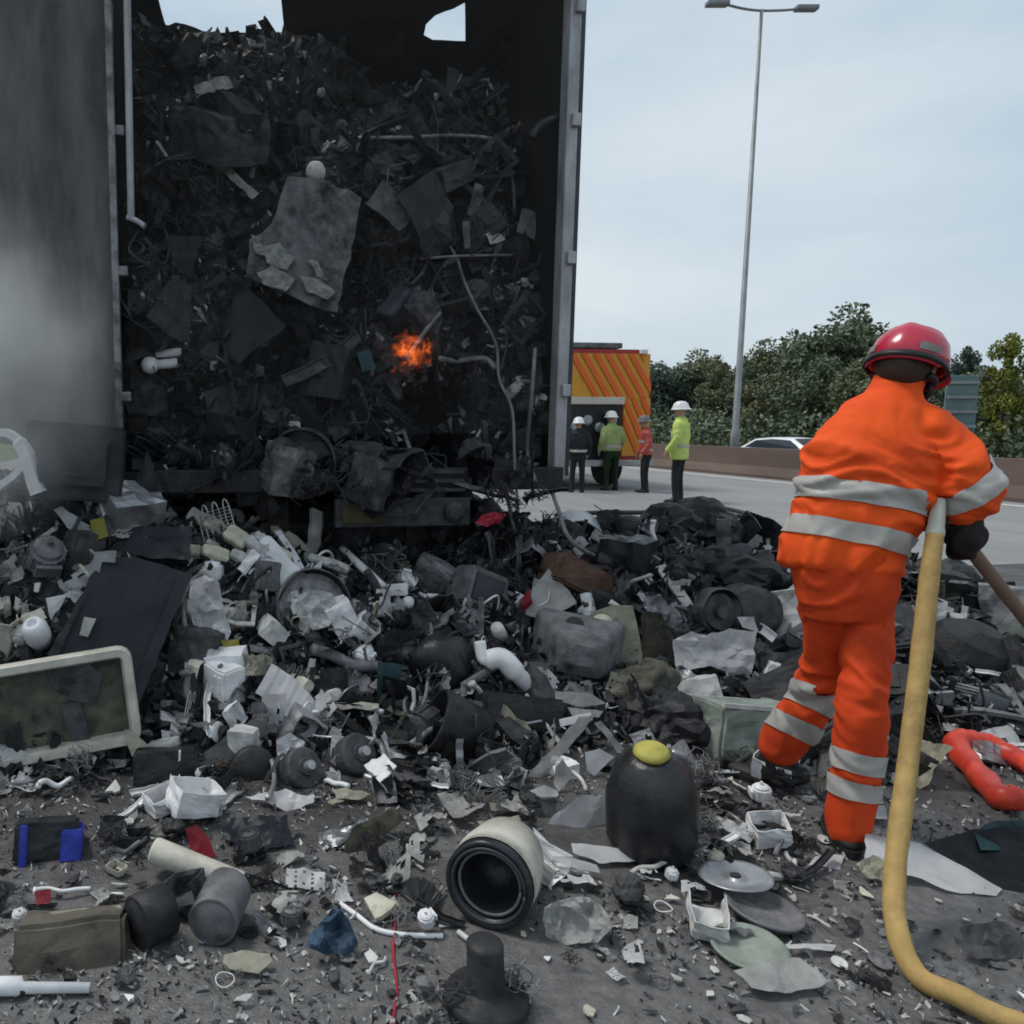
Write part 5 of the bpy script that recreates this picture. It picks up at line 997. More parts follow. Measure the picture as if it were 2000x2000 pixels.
for x, y, w_, L_, ro, yw, m, lab in ((432, 1765, 48, 110, 0, -10, 'grey_plastic', 'grey paint can lying end-on on the tarmac'), (385, 1692, 24, 190, -16, 78, 'beige', 'beige cylindrical roller lying behind the grey can'), (298, 1785, 50, 70, 0, -48, 'char', 'black round bottle lying beside the grey can')):
    p_, s = gspot(x, y + w_); o = obj('cylinder_can', lth([(0, L_ * .5), (w_ * .8, L_ * .5), (w_ * .84, L_ * .46), (w_ * .95, L_ * .5), (w_, L_ * .47), (w_, -L_ * .47), (w_ * .9, -L_ * .5), (0, -L_ * .5)], s, 28, .03), m, None, frame(p_ + Vector((0, 0, w_ * s)), ro, yw, 0), True); tag(o, lab, 'can' if L_ < 150 else 'roller'); reg(x, y, max(L_, w_ * 2) if yw else w_ * 2, w_ * 2)
hmesh('brown_box', 'squashed brown cardboard box on the tarmac', 'box', 150, 1840, lambda s: dbox(200 * s, 100 * s, .16, .02, 4), 'brown', 'ground', 2, 8, -20, .02, (200, 110)); panel('box_flap', 'pale flap along the top edge of the squashed brown box', 'flap', [(95, 1782), (235, 1768), (240, 1782), (120, 1792)], 'beige', 'ground', .012, 0, -50, 0, .14)
p_ = on_z(-60, 1945); q_ = on_z(176, 1942); bm = bmesh.new(); tube(bm, [p_ + Vector((0, 0, .025)), p_.lerp(q_, .42) + Vector((0, 0, .025)), p_.lerp(q_, .44) + Vector((0, 0, .02)), q_ + Vector((0, 0, .018))], [.022, .022, .014, .012], 12); tag(obj('white_pipe', bm, 'white_plastic', smooth=True), 'white stepped plastic pipe lying below the brown box', 'pipe')
reg(92, 1645, 220, 160); o, s = hmesh('blue_case', 'bright blue plastic case with a black front lying under the fridge door frame', 'case', 92, 1645, lambda s: dbox(118 * s, 84 * s, .12, .008, 3), 'char_gloss', 'ground', -4, 14, -16, .06, (130, 90)); sub(o, 'blue_end', dbox(40 * s, 56 * s, .14, .006, 5, .006), 'blue').matrix_local = T((46 * s, 0, .01)); sub(o, 'blue_band', dbox(14 * s, 80 * s, .13, .004, 6, .004), 'blue').matrix_local = T((-40 * s, 0, .01))
panel('red_case', 'dark red plastic casing behind the beige roller', 'casing', [(362, 1620), (385, 1612), (410, 1640), (422, 1672), (395, 1678), (372, 1660)], 'red', 'ground', .05, 0, -40, 0, .08, .008); panel('red_chip', 'small dull red chip by the squashed brown box', 'chip', [(65, 1740), (98, 1736), (100, 1762), (72, 1768)], 'red', 'ground', .03, 0, -40, 0, .06)
for pts, m, lab in (([(480, 1556), (540, 1548), (556, 1540), (580, 1550), (615, 1556), (612, 1572), (560, 1586), (530, 1574)], 'white_plastic', 'torn white plastic sheet before the black motors'), ([(645, 1542), (680, 1540), (725, 1555), (700, 1566), (660, 1562)], 'cream', 'cream foam strip beside the torn white sheet'), ([(620, 1625), (690, 1612), (720, 1580), (706, 1622), (640, 1672), (624, 1660)], 'metal', 'bent shiny grey sheet on the tarmac before the motors'), ([(430, 1600), (560, 1590), (575, 1650), (500, 1672), (440, 1640)], 'slate', 'dark slate panel flat on the tarmac under the torn white sheet'), ([(690, 1622), (770, 1580), (790, 1600), (700, 1680), (660, 1680)], 'olive', 'olive-brown torn mat beside the bent shiny sheet'), ([(860, 1510), (920, 1502), (970, 1530), (930, 1545), (870, 1540)], 'grey_plastic', 'flat grey shard on the debris above the drum')):
    panel('sheet_scrap', lab, 'sheet', pts, m, 'ground' if pts[0][1] > 1560 else 'heap', .012, 0, -62, 0, .05, .012, fr=10)
# red hoop, dark dome, white rag at the edge of the frame
p1 = path([(1990, 1560), (1955, 1555), (1900, 1500), (1868, 1456), (1885, 1445), (1930, 1452), (1980, 1478), (2040, 1515)], 'heap', [.14, .14, .13, .14, .15, .14, .12, .1]); bm = bmesh.new(); sp_ = spline(p1, 9); tube(bm, sp_, [.040 + .008 * noise.noise(Vector((k * .5, 2, 0))) for k in range(len(sp_))], 14); crumple(bm, .012, 16, 4); tag(obj('red_hoop', bm, 'red_bright', smooth=True), 'bright red-orange tubular hoop lying on the debris beside the hose', 'hoop'); reg(1930, 1505, 250, 220)
panel('white_rag', 'white folded rag behind the red-orange hoop', 'rag', [(1900, 1432), (1968, 1416), (1990, 1440), (2010, 1490), (1985, 1482), (1962, 1440), (1905, 1446)], 'white_plastic', 'heap', .02, 0, -40, 0, .1, .01)
hmesh('black_dome', 'black domed casing on the heap beyond the hose', 'casing', 1890, 1275, lambda s: lth([(0, 62), (30, 58), (60, 36), (74, 6), (76, -26), (60, -34), (0, -34)], s, 30, .16), 'char', 'heap', -14, 0, -70, .04, (150, 110))
panel('pale_tray', 'pale grey tray tipped on the heap beneath the brown pole', 'tray', [(1945, 1222), (2010, 1215), (2010, 1262), (1960, 1268)], 'green_grey', 'heap', .03, 0, -30, 0, .1, .006)
# hose loop on the far lanes
P = [on_z(x, y) + Vector((0, 0, .035)) for x, y in ((1085, 1010), (1180, 1005), (1270, 1004), (1330, 988), (1390, 992), (1462, 1010), (1400, 1013), (1300, 1010))]; bm = bmesh.new(); tube(bm, spline(P, 8), .035, 8); tag(obj('road_hose', bm, 'char', smooth=True), 'black hose looping over the empty lanes toward the fire engine', 'hose')
panel('red_lamp', 'bright red broken lamp lens hanging under the trailer bed', 'lamp lens', [(926, 1022), (938, 1008), (962, 1000), (988, 1004), (978, 1020), (950, 1030)], 'pink_red', 'load', .03, 10, -20, 0, .5, .012, fr=20)
# ------------------------------------------------------------------ countable scrap, seeded over the heap, the load and the tarmac
def pick(tab):
    r = R_(0, sum(w for _, w in tab))
    for k, w_ in tab:
        r -= w_
        if r <= 0: return k
    return tab[-1][0]
DARK = [('char', 5), ('char_gloss', 2), ('soot', 3), ('burnt_steel', 1.2), ('grey_plastic', .8), ('slate', .6)]
MIXD = [('char', 4), ('char_gloss', 1.5), ('soot', 2.5), ('burnt_steel', 2), ('grey_plastic', 1.4), ('white_dirty', 1.2), ('white_plastic', 1.5), ('slate', .7), ('ash', .7), ('metal', .4), ('cream', .2), ('olive', .3)]
PALE = [('char', 2.2), ('char_gloss', 1), ('soot', 1.6), ('burnt_steel', 2.0), ('grey_plastic', 1.6), ('white_dirty', 1.8), ('white_plastic', 2.5), ('ash', 1.0), ('cream', .4), ('beige', .4), ('metal', .6), ('rust', .3)]
KH = [('sheet', 3), ('casing', 2), ('box', 1.4), ('strut', 3), ('pipe', 2), ('tangle', 1.6), ('chunk', 2), ('frame', .8), ('disc', .6), ('drum', .5), ('motor', 1.2), ('holed', 1.1), ('coil', .6), ('shard', 2.5), ('ring', .5), ('cable', .8)]
SZ = dict(sheet=(55, 120), casing=(60, 120), box=(55, 110), strut=(80, 180), pipe=(60, 150), cable=(90, 200), tangle=(50, 100), chunk=(40, 90), frame=(70, 130), disc=(40, 80), drum=(70, 110), motor=(45, 75), holed=(60, 110), coil=(80, 140), shard=(30, 70), bag=(45, 80), ring=(40, 80))
def heap_top_py(px): return lerp_tab([(0, 960), (250, 955), (420, 1000), (640, 1080), (900, 1110), (1060, 1080), (1150, 1010), (1380, 1015), (1500, 1070), (1700, 1120), (1850, 1130), (2000, 1180)], px)
def cable_fix(kind, m): return 'cable' if kind in ('cable',) else ({'white_plastic': 'cable_pale', 'white_dirty': 'cable_pale', 'ash': 'cable_pale', 'cream': 'cable_pale', 'beige': 'cable_pale', 'olive': 'cable', 'slate': 'cable', 'grey_plastic': 'cable_pale', 'metal': 'cable_pale'}.get(m, 'cable') if kind == 'tangle' else m)
def free(px, py, pad=0):
    return not any(a - pad < px < c + pad and b - pad < py < d + pad for a, b, c, d in HERO)
for i in range(1050):
    px = R_(-30, 2030); t = heap_top_py(px); py = R_(t, 1520)
    if px < 310 and 1255 < py < 1525: continue
    inh = not free(px, py)
    if inh and (random.random() < .6 or px > 1800): continue
    dark = 1150 < px < 1500 and py < 1180 or (800 < px < 1100 and py < 1500)
    tab = DARK if dark else (MIXD if px > 700 else PALE)
    kind = pick(KH); m = cable_fix(kind, pick(tab))
    if kind == 'chunk' and m not in ('char', 'soot', 'rust', 'olive', 'char_gloss'): kind = 'sheet'
    lo, hi = SZ[kind]
    big = random.random() < .55
    scrap(kind, px, py, R_(lo, hi) * (.75 + .35 * (py - 950) / 550) * ((1.2 if big else .6) if not inh else .5), m, 'heap', R_(-.02, .05))
KL = [('sheet', 3), ('casing', 1.2), ('box', .6), ('strut', 3), ('pipe', 1.5), ('tangle', 4), ('chunk', 2), ('frame', .8), ('disc', .5), ('motor', .8), ('holed', .8), ('coil', .8), ('shard', 2), ('cable', 1)]
LT = [('char', 8), ('char_gloss', 2), ('soot', 2.4), ('burnt_steel', 1.1), ('grey_plastic', .3), ('ash', .5), ('slate', .5)]
for i in range(560):
    px = R_(270, 1075); py = R_(105 if px < 560 else 180, 930)
    if not free(px, py): continue
    if 835 < px < 965 and 720 < py < 905: continue
    kind = pick(KL); m = cable_fix(kind, pick(LT)); lo, hi = SZ[kind]
    if m in ('ash', 'burnt_steel', 'grey_plastic'): lo *= .5; hi *= .5
    k_ = 1.12 if kind in ('sheet', 'casing', 'box', 'tangle', 'coil', 'frame') and m not in ('ash',) else 1.0
    if px > 960: k_ *= .6
    if py < 230: k_ *= .62
    scrap(kind, px, py, R_(lo, hi) * k_, m, 'load', R_(-.02, .10))
KG = [('shard', 6), ('sheet', 2), ('strut', 1.2), ('pipe', .8), ('chunk', 1.6), ('cable', .8), ('ring', .4), ('holed', .6), ('tangle', .8), ('disc', .4)]
GT = [('char', 3), ('soot', 2), ('burnt_steel', 2), ('grey_plastic', 1.5), ('white_dirty', 1.3), ('white_plastic', .8), ('ash', 1), ('cream', .5), ('rust', .3), ('brown', .4)]
for i in range(640):
    px = R_(-40, 2040); py = 1490 + 520 * random.random() ** 1.35
    if not free(px, py, 0): continue
    kind = pick(KG); m = cable_fix(kind, pick(GT))
    if kind == 'chunk' and m not in ('char', 'soot', 'brown', 'rust', 'grey_plastic'): kind = 'shard'; lo, hi = SZ[kind]
    scrap(kind, px, py, R_(lo * .45, hi * .62), m, 'ground')

for i in range(90):         # hanging over the trailer sill
    px = R_(440, 1090); py = R_(885, 1075) if px > 930 else R_(885, 965)
    if 640 < px < 930 and py > 960: continue
    kind = pick([('strut', 2), ('tangle', 3), ('sheet', 2), ('cable', 2), ('casing', 1), ('chunk', 1), ('shard', 1)]); m = cable_fix(kind, pick([('char', 6), ('char_gloss', 1), ('soot', 3), ('burnt_steel', .8)])); lo, hi = SZ[kind]
    scrap(kind, px, py, R_(lo, hi) * (.6 if px > 1000 else .85), m, 'load', R_(.12, .30))
for i in range(560):        # thicker litter close to the heap foot
    px = R_(-40, 1560); py = 1480 + 360 * random.random() ** 1.5
    if not free(px, py, 6): continue
    kind = pick([('shard', 3), ('sheet', 3), ('strut', 2), ('pipe', 1), ('chunk', 1.2), ('casing', 1.2), ('motor', .5), ('tangle', 1), ('ring', .4), ('holed', .8)]); m = cable_fix(kind, pick(PALE))
    if kind == 'chunk' and m not in ('char', 'soot', 'rust', 'grey_plastic'): kind = 'sheet'
    lo, hi = SZ[kind]
    scrap(kind, px, py, R_(lo * .5, hi * .75), m, 'ground')

for i in range(230):        # bright broken bits on top of the heap
    px = R_(-20, 1330) if random.random() < .8 else R_(1330, 2020); py = R_(heap_top_py(px) + 5, 1540)
    if px < 310 and 1255 < py < 1525: continue
    kind = pick([('sheet', 3), ('shard', 4), ('strut', 2.5), ('casing', 1), ('holed', 1), ('pipe', 1.2), ('frame', .6), ('ring', .5)]); m = pick([('white_plastic', 4), ('white_dirty', 2), ('metal', 1.3), ('cream', .5), ('ash', .7)]); lo, hi = SZ[kind]
    scrap(kind, px, py, R_(lo * .45, hi * .75), m, 'heap', R_(.04, .10))
for i in range(110):        # and among the litter
    px = R_(-20, 1700); py = 1500 + 420 * random.random() ** 1.6
    if not free(px, py): continue
    kind = pick([('sheet', 3), ('shard', 4), ('strut', 2), ('holed', .6), ('pipe', .8)]); m = pick([('white_plastic', 3), ('white_dirty', 2), ('char', 3), ('metal', 1), ('char_gloss', 2)]); lo, hi = SZ[kind]
    scrap(kind, px, py, R_(lo * .5, hi * .7), m, 'ground')

# ------------------------------------------------------------------ people
def cap_(bm, pts, seg=14):
    """closed limb through (centre, radius) pairs with rounded ends"""
    P = [Vector(p) for p, r in pts]; Rr = [r for p, r in pts]
    S_ = spline(P, 5); n = len(S_); rs = []
    for i in range(n):
        t = i / (n - 1) * (len(P) - 1); k = min(int(t), len(P) - 2); rs.append(Rr[k] + (Rr[k + 1] - Rr[k]) * (t - k))
    tube(bm, S_, rs, seg)
    for c, r in ((P[0], Rr[0]), (P[-1], Rr[-1])): bmesh.ops.create_uvsphere(bm, u_segments=12, v_segments=8, radius=r * .98, matrix=T(c))
def ell(bm, c, r, M=None): bmesh.ops.create_uvsphere(bm, u_segments=18, v_segments=12, radius=1, matrix=T(c) @ (M or Matrix.Identity(4)) @ Matrix.Diagonal((*r, 1)))
def loft(bm, secs, xd, seg=22):
    """secs: (centre, half width along xd, half depth)"""
    rings = []; n = len(secs)
    for i, (c, a, b) in enumerate(secs):
        d = (Vector(secs[min(i + 1, n - 1)][0]) - Vector(secs[max(i - 1, 0)][0])).normalized(); x = (xd - d * xd.dot(d)).normalized(); y = d.cross(x)
        rings.append([bm.verts.new(Vector(c) + x * a * math.copysign(abs(math.cos(t)) ** .85, math.cos(t)) + y * b * math.copysign(abs(math.sin(t)) ** .85, math.sin(t))) for t in [2 * math.pi * k / seg for k in range(seg)]])
    for a, b in zip(rings, rings[1:]):
        for k in range(seg): bm.faces.new((a[k], a[(k + 1) % seg], b[(k + 1) % seg], b[k]))
    bm.faces.new(rings[0][::-1]); bm.faces.new(rings[-1])
def wrinkle(me, amp, fx=(7, 7, 15), seed=0., fold=None):
    co = [v.co.copy() for v in me.vertices]; no = [v.normal.copy() for v in me.vertices]
    for v, c, n in zip(me.vertices, co, no):
        q = Vector((c.x * fx[0], c.y * fx[1], c.z * fx[2])) + Vector((seed, seed, 0)); q += Vector((0, 0, 3.0 * noise.noise(c * 4)))
        a = (1 - 2 * abs(noise.noise(q))) * .45 + noise.noise(q * .5) * .35 + .40 * (1 - 2 * abs(noise.noise(q * 2.1))) + .06 * (1 - 2 * abs(noise.noise(q * 4.3)))
        a += .8 * (1 - abs(noise.noise(q * .8 + Vector((5, 2, 1))))) ** 6 - .2
        k = fold(c) if fold else 1.
        v.co = c + n * amp * a * k
    b = bmesh.new(); b.from_mesh(me)
    for _ in range(2): bmesh.ops.smooth_vert(b, verts=b.verts, factor=.45, use_axis_x=True, use_axis_y=True, use_axis_z=True)
    b.to_mesh(me); b.free(); me.update()
def band(src, co, no, half, keep, off=.003, thick=.003):
    bm = bmesh.new(); bm.from_mesh(src); no = no.normalized()
    for s in (1, -1): bmesh.ops.bisect_plane(bm, geom=list(bm.verts) + list(bm.edges) + list(bm.faces), plane_co=co + no * s * half, plane_no=no * s, clear_outer=True)
    bmesh.ops.delete(bm, geom=[f for f in bm.faces if not keep(f.calc_center_median())], context='FACES')
    bmesh.ops.remove_doubles(bm, verts=bm.verts, dist=.0012); bmesh.ops.dissolve_degenerate(bm, edges=bm.edges, dist=.0006); bm.normal_update()
    todo = set(bm.faces); comps = []
    while todo:                                   # keep the one band, drop stray slivers
        st = [todo.pop()]; cur = []
        while st:
            f = st.pop(); cur.append(f)
            for e in f.edges:
                for g in e.link_faces:
                    if g in todo: todo.remove(g); st.append(g)
        comps.append(cur)
    comps.sort(key=len); bmesh.ops.delete(bm, geom=[f for c in comps[:-1] for f in c], context='FACES')
    for v in bm.verts: v.co += v.normal * (off + thick)
    return bm
def seg_d(p, a, b):
    ab = b - a; t = max(0, min(1, (p - a).dot(ab) / ab.length_squared)); return (p - a - ab * t).length
def head_bm(c, f, u, r):
    """skull, jaw, nose, ears, brow; f faces forward, u up, r half width"""
    x = f.cross(u).normalized(); u = x.cross(f).normalized(); M = Matrix((x, f, u)).transposed().to_4x4(); bm = bmesh.new()
    ell(bm, c, (r * .95, r * 1.15, r * 1.15), M); ell(bm, c + f * r * .35 - u * r * .75, (r * .68, r * .72, r * .62), M); ell(bm, c + f * r * .95 - u * r * .95, (r * .34, r * .28, r * .26), M)
    tube(bm, [c + f * r * 1.08 - u * r * .02, c + f * r * 1.36 - u * r * .42], [r * .12, r * .22], 8); ell(bm, c + f * r * 1.02 + u * r * .12, (r * .7, r * .18, r * .14), M)
    ell(bm, c + f * r * 1.0 - u * r * .66, (r * .34, r * .14, r * .09), M)
    for s in (-1, 1): ell(bm, c + x * s * r * .98 - u * r * .2, (r * .1, r * .24, r * .34), M)
    return bm
def grip(P, A, pd, r, hs=1.):
    """hand closed round a bar: P on the bar, A bar axis, pd from bar to palm; four fingers and a thumb"""
    A = A.normalized(); pd = (pd - A * pd.dot(A)).normalized(); t = A.cross(pd); bm = bmesh.new(); R0 = r + .012 * hs
    ell(bm, P + pd * (R0 + .016 * hs), (.046 * hs, .018 * hs, .046 * hs), Matrix((A, pd, t)).transposed().to_4x4())
    for i, ln in enumerate((.92, 1.0, .95, .78)):
        o = A * (.032 - .0215 * i) * hs; pts = []
        for k in range(7):
            a = rad(-35 - 215 * ln * k / 6); pts.append((P + o + (pd * math.cos(a) + t * math.sin(a)) * (R0 + .004 * hs), (.0115 - .0006 * k) * hs))
        cap_(bm, pts, 8)
    cap_(bm, [(P + A * .045 * hs + pd * (R0 + .014 * hs) + t * .02 * hs, .015 * hs), (P + A * .058 * hs + t * (R0 + .012 * hs), .013 * hs), (P + A * .050 * hs + t * (R0) * .8 - pd * (R0 * .8), .011 * hs)], 8)
    return bm
def boot_bm(ank, toe_dir, hgt, w_, L_):
    bm = bmesh.new(); f = toe_dir.normalized(); x = f.cross(Vector((0, 0, 1))); M = Matrix((x, f, Vector((0, 0, 1)))).transposed().to_4x4(); g = Vector((ank.x, ank.y, ank.z - hgt))
    cap_(bm, [(ank + Vector((0, 0, .06)), w_ * .95), (ank, w_), (ank - Vector((0, 0, hgt * .5)), w_)], 14)
    ell(bm, g + Vector((0, 0, w_ * .62)) - f * .01, (w_ * .95, w_ * 1.2, w_ * .62), M); ell(bm, g + f * L_ * .38 + Vector((0, 0, w_ * .5)), (w_ * .9, L_ * .36, w_ * .55), M)
    b2 = bmesh.new(); 
    for k, z in ((1, 0), (1, .022)): pass
    ring = []
    for z in (.001, .024):
        ring.append([b2.verts.new(g + x * math.cos(a) * w_ * (1.0) + f * (L_ * .24 + math.sin(a) * (L_ * .54)) + Vector((0, 0, z))) for a in [k * 2 * math.pi / 20 for k in range(20)]])
    for k in range(20): b2.faces.new((ring[0][k], ring[0][(k + 1) % 20], ring[1][(k + 1) % 20], ring[1][k]))
    b2.faces.new(ring[0][::-1]); b2.faces.new(ring[1]); return bm, b2
def smooth_obj(name, me, m, par): o = link_mesh(name, me, m, par, None, True); return o

# --- the worker in orange with the hose
def D(px, py, d): return at_depth(px, py, d)
pxm = lambda r, d: r * d / F
WK = empty('person', T((0, 0, 0))); tag(WK, 'person in orange high-visibility suit and red helmet, seen from behind, leaning over a hose', 'person')
bx_ = (RT * .93 - Vector((FW.x, FW.y, 0)).normalized() * .36).normalized(); ffw = Vector((FW.x, FW.y, 0)).normalized() * .93 + RT * .36
SEC = [(1642, 1112, 2.58, 92, .112), (1645, 1085, 2.58, 94, .12), (1652, 1050, 2.58, 95, .122), (1672, 1005, 2.57, 96, .122), (1690, 955, 2.565, 105, .13), (1702, 900, 2.56, 111, .135), (1719, 850, 2.56, 92, .12), (1735, 808, 2.555, 72, .10), (1746, 776, 2.555, 44, .078), (1752, 752, 2.555, 37, .066), (1755, 745, 2.555, 35, .062)]
bm = bmesh.new(); loft(bm, [(D(x, y, d), pxm(hw, d), b) for x, y, d, hw, b in SEC], bx_)
Rsh, Rel, Rwr = D(1806, 838, 2.50), D(1893, 958, 2.42), D(1876, 1008, 2.47); Lsh, Lel, Lwr = D(1652, 900, 2.66), D(1735, 955, 2.90), D(1845, 998, 2.66)
bmr = [(D(1768, 815, 2.53), .064), (Rsh, .074), (D(1856, 895, 2.46), .076), (Rel, .071), (Rwr, .058)]
cap_(bm, bmr); cap_(bm, [(D(1700, 850, 2.60), .066), (Lsh, .080), (D(1690, 920, 2.82), .074), (Lel, .070), (Lwr, .056)])
jk = remesh_bm(bm, .0085, 5)
spine = (D(1640, 1100, 2.58), D(1735, 780, 2.555))
def jfold(c): px, py = proj(c); return .55 + .9 * sstep((py - 800) / 150) + .7 * math.exp(-((px - 1815) / 45) ** 2 - ((py - 920) / 70) ** 2)
wrinkle(jk, .0165, (5.5, 5.5, 13), 1.3, jfold); jacket = smooth_obj('jacket', jk, 'suit', WK)
bm = bmesh.new(); loft(bm, [(D(1645, 1065, 2.58), pxm(86, 2.58), .108), (D(1648, 1110, 2.58), pxm(87, 2.58), .115), (D(1652, 1160, 2.58), pxm(82, 2.58), .11), (D(1655, 1205, 2.58), pxm(68, 2.58), .09)], bx_)
RL = [(D(1693, 1165, 2.57), .076), (D(1692, 1275, 2.54), .068), (D(1686, 1380, 2.51), .063), (D(1674, 1490, 2.53), .062), (D(1658, 1600, 2.55), .058), (D(1655, 1622, 2.55), .057)]
LLg = [(D(1610, 1165, 2.62), .074), (D(1612, 1245, 2.67), .066), (D(1606, 1310, 2.74), .062), (D(1572, 1390, 2.86), .063), (D(1532, 1450, 2.95), .064), (D(1524, 1462, 2.96), .063)]
cap_(bm, RL, 18); cap_(bm, LLg, 18)
tr = remesh_bm(bm, .0085, 4)
wrinkle(tr, .016, (5.5, 5.5, 11), 7.7, lambda c: .6 + .8 * math.exp(-((proj(c)[1] - 1370) / 90) ** 2) + .4 * math.exp(-((proj(c)[1] - 1580) / 50) ** 2)); trousers = smooth_obj('trousers', tr, 'suit_shaded', WK)
# reflective bands
isbody = lambda p: seg_d(p, *spine) < min(seg_d(p, Rsh, Rel) * 1.25, seg_d(p, Rel, Rwr) * 1.6) and proj(p)[1] > 880 and (depth(p) < 2.72 or seg_d(p, Lsh, Lel) > .1)
def tilt(a): return UP * math.cos(rad(a)) + RT * math.sin(rad(a))
for (x, y, a, hw) in ((1690, 958, 13, 20), (1665, 1034, 14, 19)): obj('reflective_band', band(jk, D(x, y, 2.42), tilt(a), pxm(hw, 2.5), isbody), 'reflective', WK, smooth=True)
ax_ = (Rel - Rsh).normalized(); obj('reflective_band', band(jk, D(1884, 952, 2.43) , (tilt(-42)), pxm(19, 2.42), lambda p: min(seg_d(p, Rsh, Rel), seg_d(p, Rel, Rwr)) < .100 and proj(p)[0] > 1836), 'reflective', WK, smooth=True)
rleg = lambda p: proj(p)[0] > 1605 and proj(p)[1] > 1420; lleg = lambda p: depth(p) > 2.70 and proj(p)[0] < 1640 and 1300 < proj(p)[1] < 1480
for (x, y, a, hw) in ((1672, 1492, 9, 20), (1664, 1548, 7, 19)): obj('reflective_band', band(tr, D(x, y, 2.46), tilt(a), pxm(hw, 2.5), rleg), 'reflective', WK, smooth=True)
for (x, y, a, hw) in ((1590, 1366, 26, 20), (1552, 1418, 26, 18)): obj('reflective_band', band(tr, D(x, y, 2.82), tilt(a), pxm(hw, 2.8), lleg), 'reflective', WK, smooth=True)
for (x, y, d, w_) in ((1742, 1235, 2.50, 34),):
    bm = bmesh.new(); box(bm, (0, 0, 0), (pxm(w_, d), pxm(46, d), .012), None, .004); obj('pocket', bm, 'suit_shaded', WK, frame(D(x - 8, y, d), 2, 32, 0))
# head, neck, body core
hf = (RT * .72 + Vector((FW.x, FW.y, 0)) * .58 - Vector((0, 0, .38))).normalized(); hu = (Vector((0, 0, 1)) + hf * .38 + RT * .10).normalized(); hc = D(1772, 712, 2.55)
bm = head_bm(hc, hf, hu, .077); cap_(bm, [(D(1742, 775, 2.555), .062), (D(1752, 735, 2.555), .058), (hc - hu * .03, .06)])
loft(bm, [(D(x, y, d), pxm(hw, d) * .8, b * .75) for x, y, d, hw, b in SEC[1:9]], bx_)
for chain in (bmr[1:], [(Lsh, .07), (Lel, .06), (Lwr, .045)], RL, LLg): cap_(bm, [(c, r * .6) for c, r in chain])
smooth_obj('body', remesh_bm(bm, .009, 3), 'skin', WK)
bm = bmesh.new(); ell(bm, hc - hf * .025 - hu * .01, (.080, .088, .092), Matrix((hf.cross(hu), hf, hu)).transposed().to_4x4()); smooth_obj('hair', remesh_bm(bm, .012, 1), 'hair', WK)
# helmet
x_ = hf.cross(hu).normalized(); u_ = x_.cross(hf).normalized(); HM = Matrix((x_, hf, u_)).transposed().to_4x4(); HM.translation = hc + u_ * .014 - hf * .004; HM = HM @ Matrix.Scale(.86, 4)
bm = bmesh.new(); lathe(bm, [(0, .128), (.05, .122), (.09, .100), (.115, .062), (.126, .015), (.128, -.03), (.122, -.034), (.118, .01), (.10, .06), (0, .115)], 36)
for v in bm.verts: v.co.y *= 1.10; v.co.z += .010 * max(0, 1 - abs(v.co.x) / .03) * (v.co.z > .03) - .02 * (v.co.y < -.03 and v.co.z < 0)
hel = obj('helmet', bm, 'helmet_red', WK, HM, True)
bm = bmesh.new(); lathe(bm, [(.124, -.022), (.132, -.022), (.134, -.046), (.124, -.046)], 36); [setattr(v.co, 'y', v.co.y * 1.10) for v in bm.verts]; obj('helmet_band', bm, 'black_trim', hel, smooth=True)
bm = bmesh.new(); ring = []
for k in range(15):
    a = rad(15 + 150 * k / 14); ring.append([bm.verts.new((math.cos(a) * r, math.sin(a) * r * 1.10, z)) for r, z in ((.124, -.028), (.124 + .05 * math.sin(a), -.044))])
for a, b in zip(ring, ring[1:]): bm.faces.new((a[0], a[1], b[1], b[0]))
bmesh.ops.solidify(bm, geom=list(bm.faces), thickness=.006); obj('helmet_peak', bm, 'helmet_red', hel)
for a0, a1, z0, z1, m in ((-62, -28, -.012, .018, 'reflective'), (196, 232, -.012, .016, 'reflective')):
    bm = bmesh.new(); r0 = [[bm.verts.new((.131 * math.cos(rad(a)) * (1 if z < .01 else .985), .131 * math.sin(rad(a)) * 1.10, z)) for z in (z0, z1)] for a in np.linspace(a0, a1, 8)]
    for a, b in zip(r0, r0[1:]): bm.faces.new((a[0], a[1], b[1], b[0]))
    bmesh.ops.solidify(bm, geom=list(bm.faces), thickness=.002); obj('helmet_sticker', bm, m, hel)
bm = bmesh.new(); tube(bm, [Vector((.095 * math.cos(a), .11 * math.sin(a) + .01, -.075)) for a in np.linspace(rad(-20), rad(200), 18)], .013, 8); obj('goggle_strap', bm, 'black_trim', hel, smooth=True)
bm = bmesh.new(); tube(bm, [(.085, .02, -.05), (.08, .06, -.12), (.03, .10, -.165), (-.03, .10, -.165), (-.08, .06, -.12), (-.085, .02, -.05)], .008, 6); obj('chin_strap', bm, 'black_trim', hel, smooth=True)
bm = bmesh.new(); r0 = [[bm.verts.new((.075 * math.cos(a), .085 + .035 * math.sin(a), z)) for z in (-.095, -.05)] for a in np.linspace(0, math.pi, 12)]
for a, b in zip(r0, r0[1:]): bm.faces.new((a[0], a[1], b[1], b[0]))
bmesh.ops.solidify(bm, geom=list(bm.faces), thickness=.012); obj('goggles', bm, 'black_trim', hel)
# collar
bm = bmesh.new(); loft(bm, [(D(1744, 780, 2.555), .080, .080), (D(1750, 758, 2.555), .070, .070), (D(1756, 740, 2.555), .073, .073), (D(1755, 744, 2.555), .062, .062), (D(1750, 760, 2.555), .058, .058)], bx_)
cm = remesh_bm(bm, .008, 2); smooth_obj('collar', cm, 'suit', WK)
